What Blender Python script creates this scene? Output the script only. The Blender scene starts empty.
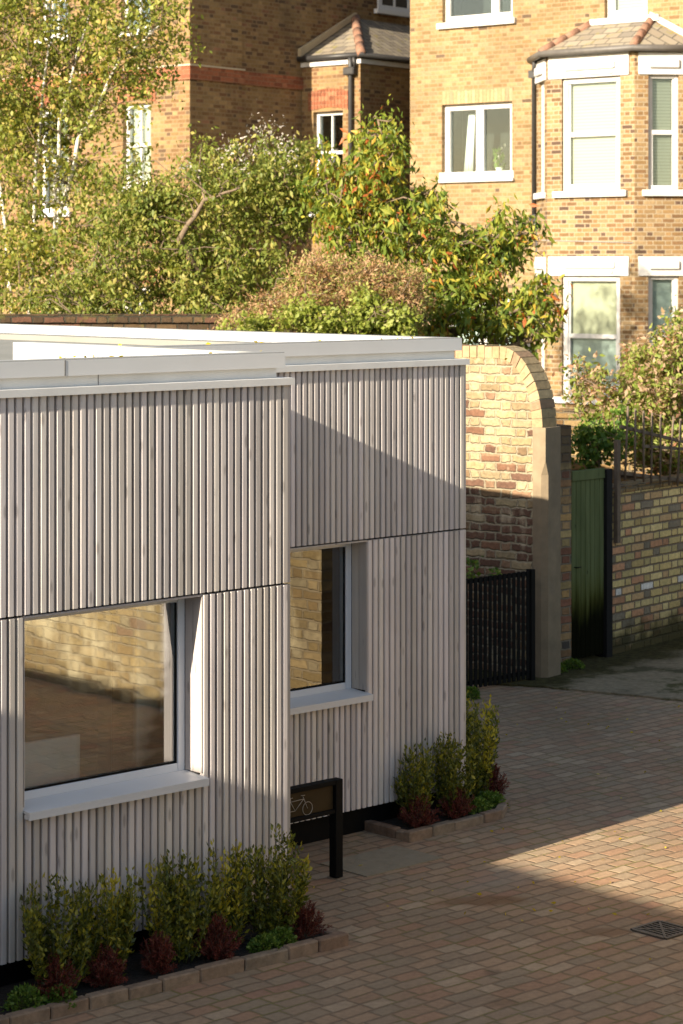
import bpy, math, random
import numpy as np
from mathutils import Vector, Matrix, noise

random.seed(7)
RNG = np.random.default_rng(7)
scene = bpy.context.scene
COL = scene.collection
R = math.radians

# ------------------------------------------------------------------ camera frame
# World X runs along the clad wall, Y away from the yard.  The camera stands at
# the origin, 3.5 m up, looking level along F.
CAMH = 3.5
FX, FY = 0.6807, 0.7325          # horizontal view direction
def CP(r, f, z=0.0):             # metres right of / ahead of the camera -> world
    return Vector((FX * f + FY * r, FY * f - FX * r, z))
YAW = -math.atan2(FX, FY)

# ------------------------------------------------------------------ mesh builder
class MB:
    def __init__(s):
        s.v = []; s.f = []; s.rnd = []; s.smooth = []
    def add(s, vs, fs, rnd=None, smooth=False):
        b = len(s.v)
        s.v += [tuple(p) for p in vs]
        r = random.random() if rnd is None else rnd
        for f in fs:
            s.f.append(tuple(b + i for i in f)); s.rnd.append(r); s.smooth.append(smooth)
        return s
    def box(s, x0, y0, z0, x1, y1, z1, rnd=None, c=0.0):
        if c <= 0:
            vs = [(x0,y0,z0),(x1,y0,z0),(x1,y1,z0),(x0,y1,z0),(x0,y0,z1),(x1,y0,z1),(x1,y1,z1),(x0,y1,z1)]
            return s.add(vs, [(0,3,2,1),(4,5,6,7),(0,1,5,4),(1,2,6,5),(2,3,7,6),(3,0,4,7)], rnd)
        return s.obox((x0,y0,z0), (1,0,0), (0,1,0), (0,0,1), x1-x0, y1-y0, z1-z0, rnd, c)
    def obox(s, o, a, b, n, la, lb, ln, rnd=None, c=0.0):
        # box from corner o along a,b,n; c chamfers every edge
        o, a, b, n = Vector(o), Vector(a), Vector(b), Vector(n)
        P = lambda i, j, k: o + a*i + b*j + n*k
        if c <= 0:
            vs = [P(0,0,0),P(la,0,0),P(la,lb,0),P(0,lb,0),P(0,0,ln),P(la,0,ln),P(la,lb,ln),P(0,lb,ln)]
            return s.add(vs, [(0,3,2,1),(4,5,6,7),(0,1,5,4),(1,2,6,5),(2,3,7,6),(3,0,4,7)], rnd)
        bm_v = []; idx = {}
        L = (la, lb, ln)
        for sx in (0,1):
            for sy in (0,1):
                for sz in (0,1):
                    for ax in range(3):
                        q = []
                        for d, sg in enumerate((sx,sy,sz)):
                            e = 0 if d == ax else c
                            q.append(e if sg == 0 else L[d]-e)
                        idx[(sx,sy,sz,ax)] = len(bm_v); bm_v.append(P(*q))
        fs = []
        def fix(f):
            # orient outward
            cen = P(la/2, lb/2, ln/2)
            p = [bm_v[i] for i in f]
            nn = (p[1]-p[0]).cross(p[2]-p[0]); m = sum(p, Vector())/len(p)
            fs.append(tuple(f) if nn.dot(m-cen) > 0 else tuple(reversed(f)))
        for ax in range(3):
            o1, o2 = [d for d in range(3) if d != ax]
            for sg in (0,1):
                f = []
                for (p, q) in ((0,0),(1,0),(1,1),(0,1)):
                    k = [0,0,0]; k[ax] = sg; k[o1] = p; k[o2] = q
                    f.append(idx[(k[0],k[1],k[2],ax)])
                fix(f)
        for ax in range(3):      # edges running along ax
            o1, o2 = [d for d in range(3) if d != ax]
            for p in (0,1):
                for q in (0,1):
                    k0 = [0,0,0]; k0[o1] = p; k0[o2] = q
                    k1 = list(k0); k1[ax] = 1
                    fix([idx[(*k0,o1)], idx[(*k1,o1)], idx[(*k1,o2)], idx[(*k0,o2)]])
        for sx in (0,1):
            for sy in (0,1):
                for sz in (0,1):
                    fix([idx[(sx,sy,sz,ax)] for ax in range(3)])
        return s.add(bm_v, fs, rnd)
    def prism(s, poly, z0, z1, rnd=None):
        n = len(poly)
        vs = [(x,y,z0) for x,y in poly] + [(x,y,z1) for x,y in poly]
        fs = [tuple(reversed(range(n))), tuple(range(n,2*n))]
        fs += [(i,(i+1)%n,n+(i+1)%n,n+i) for i in range(n)]
        return s.add(vs, fs, rnd)
    def poly(s, pts, rnd=None):
        return s.add(pts, [tuple(range(len(pts)))], rnd)
    def slab(s, pts, d, rnd=None):
        # polygon (3D, planar) thickened by vector d
        n = len(pts); d = Vector(d); pts = [Vector(p) for p in pts]
        nn = (pts[1]-pts[0]).cross(pts[2]-pts[1])
        if nn.dot(d) > 0: pts = pts[::-1]
        vs = pts + [p + d for p in pts]
        fs = [tuple(range(n)), tuple(reversed(range(n,2*n)))]
        fs += [(i, n+i, n+(i+1)%n, (i+1)%n) for i in range(n)]
        return s.add(vs, fs, rnd)
    def tube(s, path, r, n=8, rnd=None, smooth=True, caps=True):
        path = [Vector(p) for p in path]
        rs = r if isinstance(r, (list, tuple)) else [r]*len(path)
        vs = []; fs = []
        up = Vector((0,0,1))
        prev = None
        for i, p in enumerate(path):
            t = (path[min(i+1,len(path)-1)] - path[max(i-1,0)]).normalized()
            if prev is None:
                a = t.cross(up)
                if a.length < 1e-3: a = t.cross(Vector((1,0,0)))
            else:
                a = prev - t*prev.dot(t)
            a.normalize(); b = t.cross(a); prev = a
            for k in range(n):
                an = 2*math.pi*k/n
                vs.append(p + (a*math.cos(an) + b*math.sin(an))*rs[i])
        for i in range(len(path)-1):
            for k in range(n):
                fs.append((i*n+k, i*n+(k+1)%n, (i+1)*n+(k+1)%n, (i+1)*n+k))
        if caps:
            fs.append(tuple(reversed(range(n)))); fs.append(tuple((len(path)-1)*n+k for k in range(n)))
        return s.add(vs, fs, rnd, smooth)
    def build(s, name, mat, parent=None, label=None, cat=None, group=None, kind=None, loc=None, rotz=None):
        me = bpy.data.meshes.new(name)
        me.from_pydata(s.v, [], s.f)
        at = me.attributes.new('rnd', 'FLOAT', 'FACE'); at.data.foreach_set('value', np.array(s.rnd, dtype=np.float32))
        me.polygons.foreach_set('use_smooth', s.smooth)
        uvproj(me)
        me.materials.append(mat)
        o = bpy.data.objects.new(name, me); COL.objects.link(o)
        if parent: o.parent = parent
        if loc is not None: o.location = loc
        if rotz is not None: o.rotation_euler = (0,0,rotz)
        tag(o, label, cat, group, kind)
        return o

def uvproj(me):
    me.update()
    uv = me.uv_layers.new(name='UVMap')
    data = np.zeros(len(me.loops)*2, dtype=np.float32)
    for p in me.polygons:
        n = p.normal
        if abs(n.z) > 0.75:
            for li in p.loop_indices:
                co = me.vertices[me.loops[li].vertex_index].co
                data[2*li] = co.x; data[2*li+1] = co.y
        else:
            t = Vector((-n.y, n.x, 0)).normalized()
            nz = math.sqrt(max(1e-4, 1-n.z*n.z))
            for li in p.loop_indices:
                co = me.vertices[me.loops[li].vertex_index].co
                data[2*li] = co.x*t.x + co.y*t.y; data[2*li+1] = co.z/nz if nz > .3 else co.z
    uv.data.foreach_set('uv', data)

def tag(o, label=None, cat=None, group=None, kind=None):
    if label: o['label'] = label
    if cat: o['category'] = cat
    if group: o['group'] = group
    if kind: o['kind'] = kind
    return o

def empty(name, label=None, cat=None, loc=(0,0,0), rotz=0, group=None):
    o = bpy.data.objects.new(name, None); COL.objects.link(o)
    o.location = loc; o.rotation_euler = (0,0,rotz); o.empty_display_size = .2
    return tag(o, label, cat, group)

def copy_tree(o, parent=None):
    c = o.copy(); COL.objects.link(c); c.parent = parent
    for ch in list(o.children): copy_tree(ch, c)
    return c

# ------------------------------------------------------------------ materials
class NT:
    def __init__(s, name):
        s.m = bpy.data.materials.new(name); s.m.use_nodes = True
        s.t = s.m.node_tree; s.t.nodes.clear()
        s.out = s.t.nodes.new('ShaderNodeOutputMaterial')
    def n(s, typ, **kw):
        nd = s.t.nodes.new(typ)
        for k, v in kw.items(): setattr(nd, k, v)
        return nd
    def set(s, sock, v):
        if isinstance(v, bpy.types.NodeSocket): s.t.links.new(v, sock)
        elif v is not None: sock.default_value = v
    def math(s, op, a, b=None, c=None, clamp=False):
        nd = s.n('ShaderNodeMath', operation=op, use_clamp=clamp)
        s.set(nd.inputs[0], a)
        if b is not None: s.set(nd.inputs[1], b)
        if c is not None: s.set(nd.inputs[2], c)
        return nd.outputs[0]
    def mix(s, f, a, b, typ='MIX'):
        nd = s.n('ShaderNodeMix', data_type='RGBA', blend_type=typ)
        s.set(nd.inputs[0], f); s.set(nd.inputs[6], col(a)); s.set(nd.inputs[7], col(b))
        return nd.outputs[2]
    def mr(s, v, a, b, c, d, smooth=False):
        nd = s.n('ShaderNodeMapRange', interpolation_type='SMOOTHSTEP' if smooth else 'LINEAR')
        for i, x in enumerate((v, a, b, c, d)): s.set(nd.inputs[i], x)
        return nd.outputs[0]
    def ramp(s, f, stops, const=False):
        nd = s.n('ShaderNodeValToRGB'); cr = nd.color_ramp
        if const: cr.interpolation = 'CONSTANT'
        while len(cr.elements) > 1: cr.elements.remove(cr.elements[-1])
        for i, (p, c) in enumerate(stops):
            e = cr.elements[0] if i == 0 else cr.elements.new(p)
            e.position = p; e.color = col(c)
        s.set(nd.inputs[0], f)
        return nd.outputs[0]
    def noise(s, vec, scale, detail=3, rough=.55, dim='3D', dist=0):
        nd = s.n('ShaderNodeTexNoise', noise_dimensions=dim)
        if vec is not None: s.set(nd.inputs['Vector'], vec)
        s.set(nd.inputs['Scale'], scale); s.set(nd.inputs['Detail'], detail); s.set(nd.inputs['Roughness'], rough)
        s.set(nd.inputs['Distortion'], dist)
        return nd.outputs[0]
    def obj(s): return s.n('ShaderNodeTexCoord').outputs['Object']
    def uv(s): return s.n('ShaderNodeTexCoord').outputs['UV']
    def sep(s, v):
        nd = s.n('ShaderNodeSeparateXYZ'); s.set(nd.inputs[0], v); return nd.outputs
    def comb(s, x, y, z=0.0):
        nd = s.n('ShaderNodeCombineXYZ'); s.set(nd.inputs[0], x); s.set(nd.inputs[1], y); s.set(nd.inputs[2], z); return nd.outputs[0]
    def white(s, vec):
        nd = s.n('ShaderNodeTexWhiteNoise', noise_dimensions='3D'); s.set(nd.inputs[0], vec); return nd.outputs[0]
    def rnd(s):
        return s.n('ShaderNodeAttribute', attribute_name='rnd').outputs['Fac']
    def vmul(s, v, k):
        nd = s.n('ShaderNodeMapping'); s.set(nd.inputs[0], v); nd.inputs['Scale'].default_value = k; return nd.outputs[0]
    def bump(s, h, dist=.01, strength=1.0):
        nd = s.n('ShaderNodeBump'); s.set(nd.inputs['Height'], h); nd.inputs['Distance'].default_value = dist
        nd.inputs['Strength'].default_value = strength; return nd.outputs[0]
    def pbr(s, base, rough=.7, bump=None, metal=0, spec=.5, **kw):
        nd = s.n('ShaderNodeBsdfPrincipled')
        s.set(nd.inputs['Base Color'], col(base)); s.set(nd.inputs['Roughness'], rough); s.set(nd.inputs['Metallic'], metal)
        s.set(nd.inputs['Specular IOR Level'], spec)
        if bump is not None: s.set(nd.inputs['Normal'], bump)
        for k, v in kw.items(): s.set(nd.inputs[k], v)
        s.t.links.new(nd.outputs[0], s.out.inputs[0]); return s.m

def col(c):
    if isinstance(c, tuple) and len(c) == 3: return (*c, 1)
    return c

def brick_cells(t, u, v, w, h, bond):
    row = t.math('FLOOR', t.math('DIVIDE', v, h))
    fv = t.math('SUBTRACT', t.math('DIVIDE', v, h), row)
    par = t.math('MODULO', t.math('ABSOLUTE', row), 2.0)
    if bond == 'flemish':
        un = 1.5*w
        uu = t.math('ADD', t.math('DIVIDE', u, un), t.math('MULTIPLY', par, .5))
        k = t.math('FLOOR', uu); f = t.math('SUBTRACT', uu, k)
        isH = t.math('GREATER_THAN', f, 2/3)
        d1 = t.math('MINIMUM', f, t.math('ABSOLUTE', t.math('SUBTRACT', f, 2/3)))
        d = t.math('MULTIPLY', t.math('MINIMUM', d1, t.math('SUBTRACT', 1.0, f)), un)
        cid = t.math('ADD', t.math('MULTIPLY', k, 2.0), isH)
    else:
        jit = t.white(t.comb(row, 3.3, 7.7)) if bond == 'random' else t.math('MULTIPLY', par, .5)
        uu = t.math('ADD', t.math('DIVIDE', u, w), jit)
        k = t.math('FLOOR', uu); f = t.math('SUBTRACT', uu, k)
        if bond == 'random':      # joints wander from row to row and brick to brick
            sh = t.math('MULTIPLY', t.white(t.comb(k, row, 1.7)), .34)
            isl = t.math('LESS_THAN', f, sh)
            d = t.math('MULTIPLY', t.math('ABSOLUTE', t.math('SUBTRACT', f, sh)), w)
            sh2 = t.math('ADD', t.math('MULTIPLY', t.white(t.comb(t.math('ADD', k, 1.0), row, 1.7)), .34), 1.0)
            d = t.math('MINIMUM', d, t.math('MULTIPLY', t.math('SUBTRACT', sh2, f), w))
            cid = t.math('SUBTRACT', k, isl)
        else:
            d = t.math('MULTIPLY', t.math('MINIMUM', f, t.math('SUBTRACT', 1.0, f)), w)
            cid = k
    dv = t.math('MULTIPLY', t.math('MINIMUM', fv, t.math('SUBTRACT', 1.0, fv)), h)
    return t.math('MINIMUM', d, dv), t.comb(cid, row, 0.0), row

ALB = {'stock_brick_bay': .50, 'stock_brick_main': .475, 'stock_brick_left': .64, 'old_wall_brick': .58, 'garden_back_brick': .6, 'yard_wall_brick': .50, 'garden_wall_brick': 1.18, 'red_brick': .8, 'mossy_brick': .42}
def brick_mat(name, stops, mortar, w=.225, h=.075, m=.011, bond='flemish', bump=.006, stain=None, stain_scale=1.2,
              wob=.004, rough=.9, dark_amt=.25, low_moss=None, soft=.5, top_stain=None, ramp_grad=None):
    kk = ALB.get(name, 1.0); ds = .04 if name.startswith('stock') else 0.0
    grey_ = lambda c: tuple((x*(1-ds) + ds*(c[0]+c[1]+c[2])/3)*kk for x in c)
    stops = [(p, grey_(c)) for p, c in stops]; mortar = tuple(x*kk for x in mortar)
    t = NT(name)
    s = t.sep(t.uv())
    ob = t.obj()
    n1 = t.noise(ob, 9.0, 2); n2 = t.noise(ob, 11.3, 2)
    u = t.math('ADD', s[0], t.math('MULTIPLY', t.math('SUBTRACT', n1, .5), wob*4))
    v = t.math('ADD', s[1], t.math('MULTIPLY', t.math('SUBTRACT', n2, .5), wob*3))
    dist, cell, row = brick_cells(t, u, v, w, h, bond)
    nf = t.noise(ob, 60.0, 3)
    dist = t.math('ADD', dist, t.math('MULTIPLY', t.math('SUBTRACT', nf, .5), m*1.0))
    mask = t.mr(dist, m*(.5-.5*soft*.6), m*(.5+.5*soft), 0.0, 1.0, True)
    rnd = t.white(cell)
    if ramp_grad:      # brick colours shift with height, darker and redder lower down
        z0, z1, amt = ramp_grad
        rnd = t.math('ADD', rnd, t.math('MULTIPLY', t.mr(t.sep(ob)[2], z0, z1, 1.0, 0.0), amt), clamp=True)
    c = t.ramp(rnd, stops, True)
    rnd2 = t.white(t.vmul(cell, (1.37, 2.11, 1)))
    c = t.mix(1.0, c, t.comb(*[t.mr(rnd2, 0, 1, .82, 1.18)]*3), 'MULTIPLY')
    ng = t.noise(ob, 26.0, 4, .65)
    g = t.mr(ng, .3, .7, 1-dark_amt, 1+dark_amt*.6)
    c = t.mix(1.0, c, t.comb(g, g, g), 'MULTIPLY')
    c = t.mix(mask, mortar, c)
    nb = t.noise(ob, stain_scale, 4, .6)
    g2 = t.mr(nb, .35, .7, 1.12, .8)
    c = t.mix(1.0, c, t.comb(g2, g2, g2), 'MULTIPLY')
    if stain:
        ns = t.noise(t.vmul(ob, (1, 1, .6)), stain[1], 5, .65)
        c = t.mix(t.mr(ns, stain[2], stain[2]+.14, 0, stain[3], True), c, stain[0])
    if low_moss:       # green growth that creeps up from the ground
        zc, amt, mc = low_moss
        z = t.sep(ob)[2]
        zz = t.math('ADD', z, t.math('MULTIPLY', t.math('SUBTRACT', t.noise(ob, 5.0, 4), .5), zc*1.4))
        c = t.mix(t.mr(zz, zc*.3, zc, amt, 0, True), c, mc)
    if top_stain:
        z0, amt, mc = top_stain
        z = t.sep(ob)[2]
        zz = t.math('ADD', z, t.math('MULTIPLY', t.math('SUBTRACT', t.noise(t.vmul(ob,(3,3,.4)), 3.0, 4), .5), .5))
        c = t.mix(t.mr(zz, z0-.1, z0+.15, 0, amt, True), c, mc)
    hh = t.math('ADD', t.math('MULTIPLY', mask, 1.0), t.math('MULTIPLY', ng, .6))
    return t.pbr(c, rough, t.bump(hh, bump), spec=.25)

def wood_mat(name, base, dark, light, scale_z=1.0):
    t = NT(name)
    ob = t.obj(); r = t.rnd()
    off = t.math('MULTIPLY', r, 57.0)
    s = t.sep(ob)
    v = t.comb(t.math('MULTIPLY', s[0], 30.0), t.math('MULTIPLY', s[1], 30.0), t.math('ADD', t.math('MULTIPLY', s[2], 1.6*scale_z), off))
    grain = t.noise(v, 1.0, 5, .6, dist=.6)
    c = t.mix(t.mr(grain, .3, .72, 0, 1), dark, light)
    c = t.mix(.45, base, c)
    # knots: sparse dark ovals
    vo = t.n('ShaderNodeTexVoronoi', feature='F1')
    t.set(vo.inputs['Vector'], t.comb(t.math('MULTIPLY', s[0], 20.0), t.math('MULTIPLY', s[1], 20.0), t.math('ADD', t.math('MULTIPLY', s[2], 5.5), off)))
    vo.inputs['Scale'].default_value = 1.0
    kn = t.mr(vo.outputs['Distance'], .10, .26, .55, 0, True)
    kn = t.math('MULTIPLY', kn, t.math('GREATER_THAN', t.white(vo.outputs['Position']), .55))
    c = t.mix(kn, c, tuple(x*.45 for x in dark))
    tint = t.mr(r, 0, 1, .78, 1.15)
    c = t.mix(1.0, c, t.comb(tint, tint, t.math('MULTIPLY', tint, t.mr(t.white(t.comb(r, 2.0, 1.0)), 0, 1, .96, 1.05))), 'MULTIPLY')
    blot = t.mr(t.noise(t.comb(s[0], s[1], t.math('ADD', s[2], 0.0)), 2.2, 3), .35, .7, 1.05, .93)
    c = t.mix(1.0, c, t.comb(blot, blot, blot), 'MULTIPLY')
    return t.pbr(c, .75, t.bump(grain, .0012), spec=.3)

def plain(name, c, rough=.5, metal=0, spec=.5, var=.08, scale=8.0, bump=0.0, dirt=None):
    t = NT(name); ob = t.obj()
    n = t.noise(ob, scale, 4, .6)
    g = t.mr(n, .3, .7, 1-var, 1+var)
    cc = t.mix(1.0, col(c), t.comb(g, g, g), 'MULTIPLY')
    if dirt:
        n2 = t.noise(ob, dirt[1], 5, .65)
        cc = t.mix(t.mr(n2, dirt[2], dirt[2]+.2, 0, dirt[3], True), cc, dirt[0])
    return t.pbr(cc, rough, t.bump(n, bump) if bump else None, metal=metal, spec=spec)

def leaf_mat(name, stops, transl=.35, rough=.5, spec=.3):
    t = NT(name)
    c = t.ramp(t.rnd(), stops)
    d = t.n('ShaderNodeBsdfPrincipled'); t.set(d.inputs['Base Color'], c); d.inputs['Roughness'].default_value = rough
    d.inputs['Specular IOR Level'].default_value = spec
    tr = t.n('ShaderNodeBsdfTranslucent'); t.set(tr.inputs[0], t.mix(1.0, c, (1.25, 1.2, .55), 'MULTIPLY'))
    mx = t.n('ShaderNodeMixShader'); mx.inputs[0].default_value = transl
    t.t.links.new(d.outputs[0], mx.inputs[1]); t.t.links.new(tr.outputs[0], mx.inputs[2])
    t.t.links.new(mx.outputs[0], t.out.inputs[0]); return t.m

def glass_mat(name, tint=(.9,.95,.93), refl=1.0, base=.06):
    t = NT(name)
    lw = t.n('ShaderNodeFresnel'); lw.inputs['IOR'].default_value = 1.55
    f = t.math('ADD', t.math('MULTIPLY', lw.outputs[0], refl), base, clamp=True)
    tr = t.n('ShaderNodeBsdfTransparent'); tr.inputs[0].default_value = (*tint, 1)
    gl = t.n('ShaderNodeBsdfGlossy'); gl.inputs['Roughness'].default_value = .010
    gl.inputs[0].default_value = (.95,.97,1,1)
    n = t.noise(t.vmul(t.obj(), (.6, .6, 4)), 2.0, 1)
    b = t.bump(n, .00028); t.t.links.new(b, gl.inputs['Normal'])
    mx = t.n('ShaderNodeMixShader'); t.set(mx.inputs[0], f)
    t.t.links.new(tr.outputs[0], mx.inputs[1]); t.t.links.new(gl.outputs[0], mx.inputs[2])
    t.t.links.new(mx.outputs[0], t.out.inputs[0]); return t.m

M = {}
M['stock_bay'] = brick_mat('stock_brick_bay', [(0,(.48,.29,.12)),(.22,(.55,.35,.16)),(.45,(.40,.23,.095)),(.62,(.56,.38,.19)),(.80,(.34,.19,.085)),(.94,(.20,.12,.08))],
                           (.62,.50,.33), w=.195, h=.069, m=.013, stain_scale=.7, soft=.9, bump=.003)
M['stock_main'] = brick_mat('stock_brick_main', [(0,(.52,.345,.155)),(.3,(.57,.395,.19)),(.55,(.47,.295,.125)),(.75,(.55,.38,.20)),(.88,(.42,.25,.11)),(.975,(.22,.145,.09))],
                            (.58,.43,.25), w=.195, h=.069, m=.012, stain_scale=.6, soft=1.0, bump=.003, stain=((.34,.22,.12), 1.1, .60, .35))
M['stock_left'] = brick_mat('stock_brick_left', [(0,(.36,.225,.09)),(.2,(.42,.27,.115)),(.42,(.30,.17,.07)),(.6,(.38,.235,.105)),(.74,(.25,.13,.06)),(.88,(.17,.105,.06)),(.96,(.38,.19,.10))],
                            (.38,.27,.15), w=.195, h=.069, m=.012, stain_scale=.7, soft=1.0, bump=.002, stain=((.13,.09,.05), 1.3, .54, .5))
M['red_brick'] = brick_mat('red_brick', [(0,(.36,.13,.065)),(.5,(.30,.105,.055)),(.8,(.40,.17,.09))], (.38,.22,.13), m=.008)
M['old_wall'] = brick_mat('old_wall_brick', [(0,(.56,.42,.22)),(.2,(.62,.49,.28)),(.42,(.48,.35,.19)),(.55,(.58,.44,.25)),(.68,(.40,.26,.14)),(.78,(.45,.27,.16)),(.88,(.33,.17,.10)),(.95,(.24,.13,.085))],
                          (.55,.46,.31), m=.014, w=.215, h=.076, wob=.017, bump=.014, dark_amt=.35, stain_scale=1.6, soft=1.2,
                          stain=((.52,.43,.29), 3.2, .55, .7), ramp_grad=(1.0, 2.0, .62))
M['coping_brick'] = NT('coping_brick'); t = M['coping_brick']
_c = t.ramp(t.rnd(), [(0,(.44,.33,.18)),(.3,(.38,.28,.15)),(.6,(.49,.38,.22)),(.85,(.46,.27,.16)),(1,(.28,.21,.13))])
_n = t.noise(t.obj(), 22.0, 5, .65); _g = t.mr(_n, .3, .7, .78, 1.15)
_c = t.mix(1.0, _c, (.78,.78,.78), 'MULTIPLY')
M['coping_brick'] = t.pbr(t.mix(1.0, _c, t.comb(_g,_g,_g), 'MULTIPLY'), .9, t.bump(_n, .008), spec=.2)
M['garden_wall'] = brick_mat('garden_wall_brick', [(0,(.52,.40,.175)),(.25,(.58,.45,.21)),(.45,(.46,.34,.145)),(.58,(.52,.34,.17)),(.70,(.46,.24,.13)),(.78,(.43,.34,.155)),(.92,(.20,.165,.115)),(.985,(.60,.56,.50))],
                             (.17,.13,.09), m=.014, h=.0755, bond='flemish', wob=.005, bump=.012, low_moss=(.34, .95, (.05,.042,.014)), soft=.8, stain_scale=1.3)
M['garden_back'] = brick_mat('garden_back_brick', [(0,(.44,.28,.12)),(.3,(.52,.36,.17)),(.55,(.36,.21,.09)),(.8,(.48,.20,.10)),(.92,(.12,.09,.07))], (.30,.24,.16), m=.014, wob=.008, bump=.012)
M['pier_brick'] = brick_mat('pier_brick', [(0,(.36,.23,.11)),(.25,(.28,.16,.08)),(.45,(.40,.29,.13)),(.62,(.25,.115,.07)),(.76,(.11,.09,.075)),(.88,(.44,.27,.11))], (.24,.19,.13),
                            m=.013, h=.075, w=.2, wob=.008, bump=.012, top_stain=(1.72, .75, (.075,.055,.04)))
M['reflect_wall'] = brick_mat('yard_wall_brick', [(0,(.50,.35,.15)),(.3,(.56,.40,.19)),(.6,(.45,.30,.13)),(.8,(.58,.45,.25)),(.95,(.38,.24,.13))], (.50,.38,.22), m=.014, wob=.008, bump=.012,
                            stain=((.62,.52,.32), 1.1, .52, .6))
M['mossy_brick'] = brick_mat('mossy_brick', [(0,(.22,.14,.07)),(.4,(.14,.09,.05)),(.7,(.26,.13,.08)),(.9,(.07,.05,.04))], (.10,.09,.06), m=.015, wob=.01, bump=.02,
                            stain=((.10,.10,.02), 4.0, .55, .8))
M['batten'] = wood_mat('silvered_timber', (.62,.57,.53), (.50,.44,.40), (.70,.66,.63))
M['batten_dark'] = plain('shadow_gap_backing', (.02,.017,.015), .9, var=.2)
M['reveal_wood'] = wood_mat('reveal_timber', (.50,.455,.415), (.40,.35,.31), (.56,.52,.485))
M['white_metal'] = plain('white_coated_metal', (.64,.65,.66), .38, var=.03, scale=3.0, dirt=((.62,.61,.58), 2.5, .58, .4))
M['white_timber'] = plain('white_painted_timber', (.66,.66,.65), .5, var=.05, scale=6.0, bump=.001, dirt=((.60,.58,.52), 4.0, .6, .45))
M['white_house'] = plain('white_house_paint', (.56,.55,.535), .6, var=.06, dirt=((.40,.37,.31), 3.5, .56, .5))
M['frame_white'] = plain('window_frame_paint', (.62,.645,.69), .4, var=.03)
M['roof_skin'] = plain('roof_membrane', (.22,.217,.195), .85, var=.07, scale=2.0, dirt=((.17,.17,.145), 1.2, .5, .5))
M['black_metal'] = plain('black_coated_steel', (.007,.007,.007), .6, var=.1, spec=.08)
M['bronze_metal'] = plain('bronze_panel', (.042,.028,.012), .6, metal=.1, spec=.2, var=.2, scale=5.0)
M['silver'] = plain('brushed_silver', (.42,.38,.33), .5, metal=.2, var=.05)
M['pipe'] = plain('downpipe_paint', (.035,.033,.032), .5, var=.15)
M['gutter'] = plain('gutter_grey', (.10,.09,.08), .55, var=.2)
M['concrete'] = plain('old_render', (.225,.172,.108), .95, var=.2, scale=5.0, bump=.006, dirt=((.18,.14,.095), 3.0, .48, .6))
M['soil'] = plain('planting_soil', (.022,.016,.011), 1.0, var=.5, scale=35.0, bump=.03, dirt=((.07,.05,.035), 40.0, .6, .8))
M['kerb'] = plain('kerb_brick', (.25,.15,.11), .9, var=.3, scale=14.0, bump=.006, dirt=((.10,.09,.07), 10.0, .52, .7))
t = NT('kerb_edging_brick')
_c = t.ramp(t.rnd(), [(0,(.25,.17,.115)),(.35,(.29,.215,.15)),(.7,(.22,.145,.10)),(1,(.27,.22,.16))])
_n = t.noise(t.obj(), 16.0, 5, .65); _g = t.mr(_n, .3, .72, 1.2, .62)
M['kerb'] = t.pbr(t.mix(1.0, _c, t.comb(_g,_g,_g), 'MULTIPLY'), .9, t.bump(_n, .008), spec=.2)
M['curtain'] = plain('curtain_cloth', (.72,.84,.84), .9, var=.08)
M['blind'] = None
M['interior'] = plain('interior_paint', (.50,.58,.58), .8, var=.05)
M['interior_floor'] = plain('interior_boards', (.13,.10,.075), .5, var=.15)
M['pale_panel'] = plain('pale_board', (.90,.94,.93), .6, var=.05)
M['glass'] = glass_mat('window_glass', tint=(.98,1,.99), refl=1.9, base=.15)
M['glass_far'] = glass_mat('sash_glass', refl=.6, base=.02)
M['dark_room'] = plain('dim_room', (.022,.024,.022), .9, var=.2)
M['ridge_tile'] = plain('terracotta_ridge', (.24,.125,.08), .85, var=.25, scale=14.0, bump=.01, dirt=((.22,.21,.15), 9.0, .55, .8))
M['fence_wood'] = plain('dark_fence_timber', (.05,.038,.028), .85, var=.3, scale=6)
M['trellis_wood'] = plain('weathered_trellis', (.15,.11,.075), .9, var=.25, scale=12)
M['bark_birch'] = plain('birch_bark', (.62,.58,.52), .8, var=.15, scale=10, bump=.005, dirt=((.08,.06,.05), 7.0, .56, .9))
M['bark'] = plain('brown_bark', (.16,.115,.075), .9, var=.3, scale=18, bump=.01)
M['stem_green'] = plain('green_stem', (.10,.12,.03), .7, var=.2)
M['cable'] = plain('grey_cable', (.3,.3,.3), .6)

# slates
t = NT('stone_slates'); s_ = t.sep(t.uv())
dist, cell, row = brick_cells(t, s_[0], s_[1], .26, .17, 'stretcher')
_r = t.ramp(t.white(cell), [(0,(.20,.17,.13)),(.35,(.26,.225,.17)),(.7,(.23,.19,.14)),(1,(.16,.14,.115))])
_n = t.noise(t.obj(), 6.0, 5, .65)
_r = t.mix(t.mr(dist, .004, .012, 0, 1), (.05,.045,.04), _r)
_gm = t.mr(_n, .56, .68, 0, .75, True)
M['slate'] = t.pbr(t.mix(_gm, _r, (.21,.18,.05)), .85, t.bump(t.math('ADD', _n, dist), .01), spec=.25)

# blind: fine horizontal slats
t = NT('venetian_blind'); s_ = t.sep(t.obj())
fz = t.math('FRACT', t.math('DIVIDE', s_[2], .05))
sl = t.mr(fz, .0, .28, .55, 1.0, True)
M['blind'] = t.pbr(t.mix(1.0, (.44,.41,.335), t.comb(sl, sl, sl), 'MULTIPLY'), .7)
M['roller'] = plain('roller_blind_cloth', (.46,.41,.30), .8, var=.03)
M['frosted'] = plain('net_curtain', (.42,.44,.42), .8, var=.15, scale=12)

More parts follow.
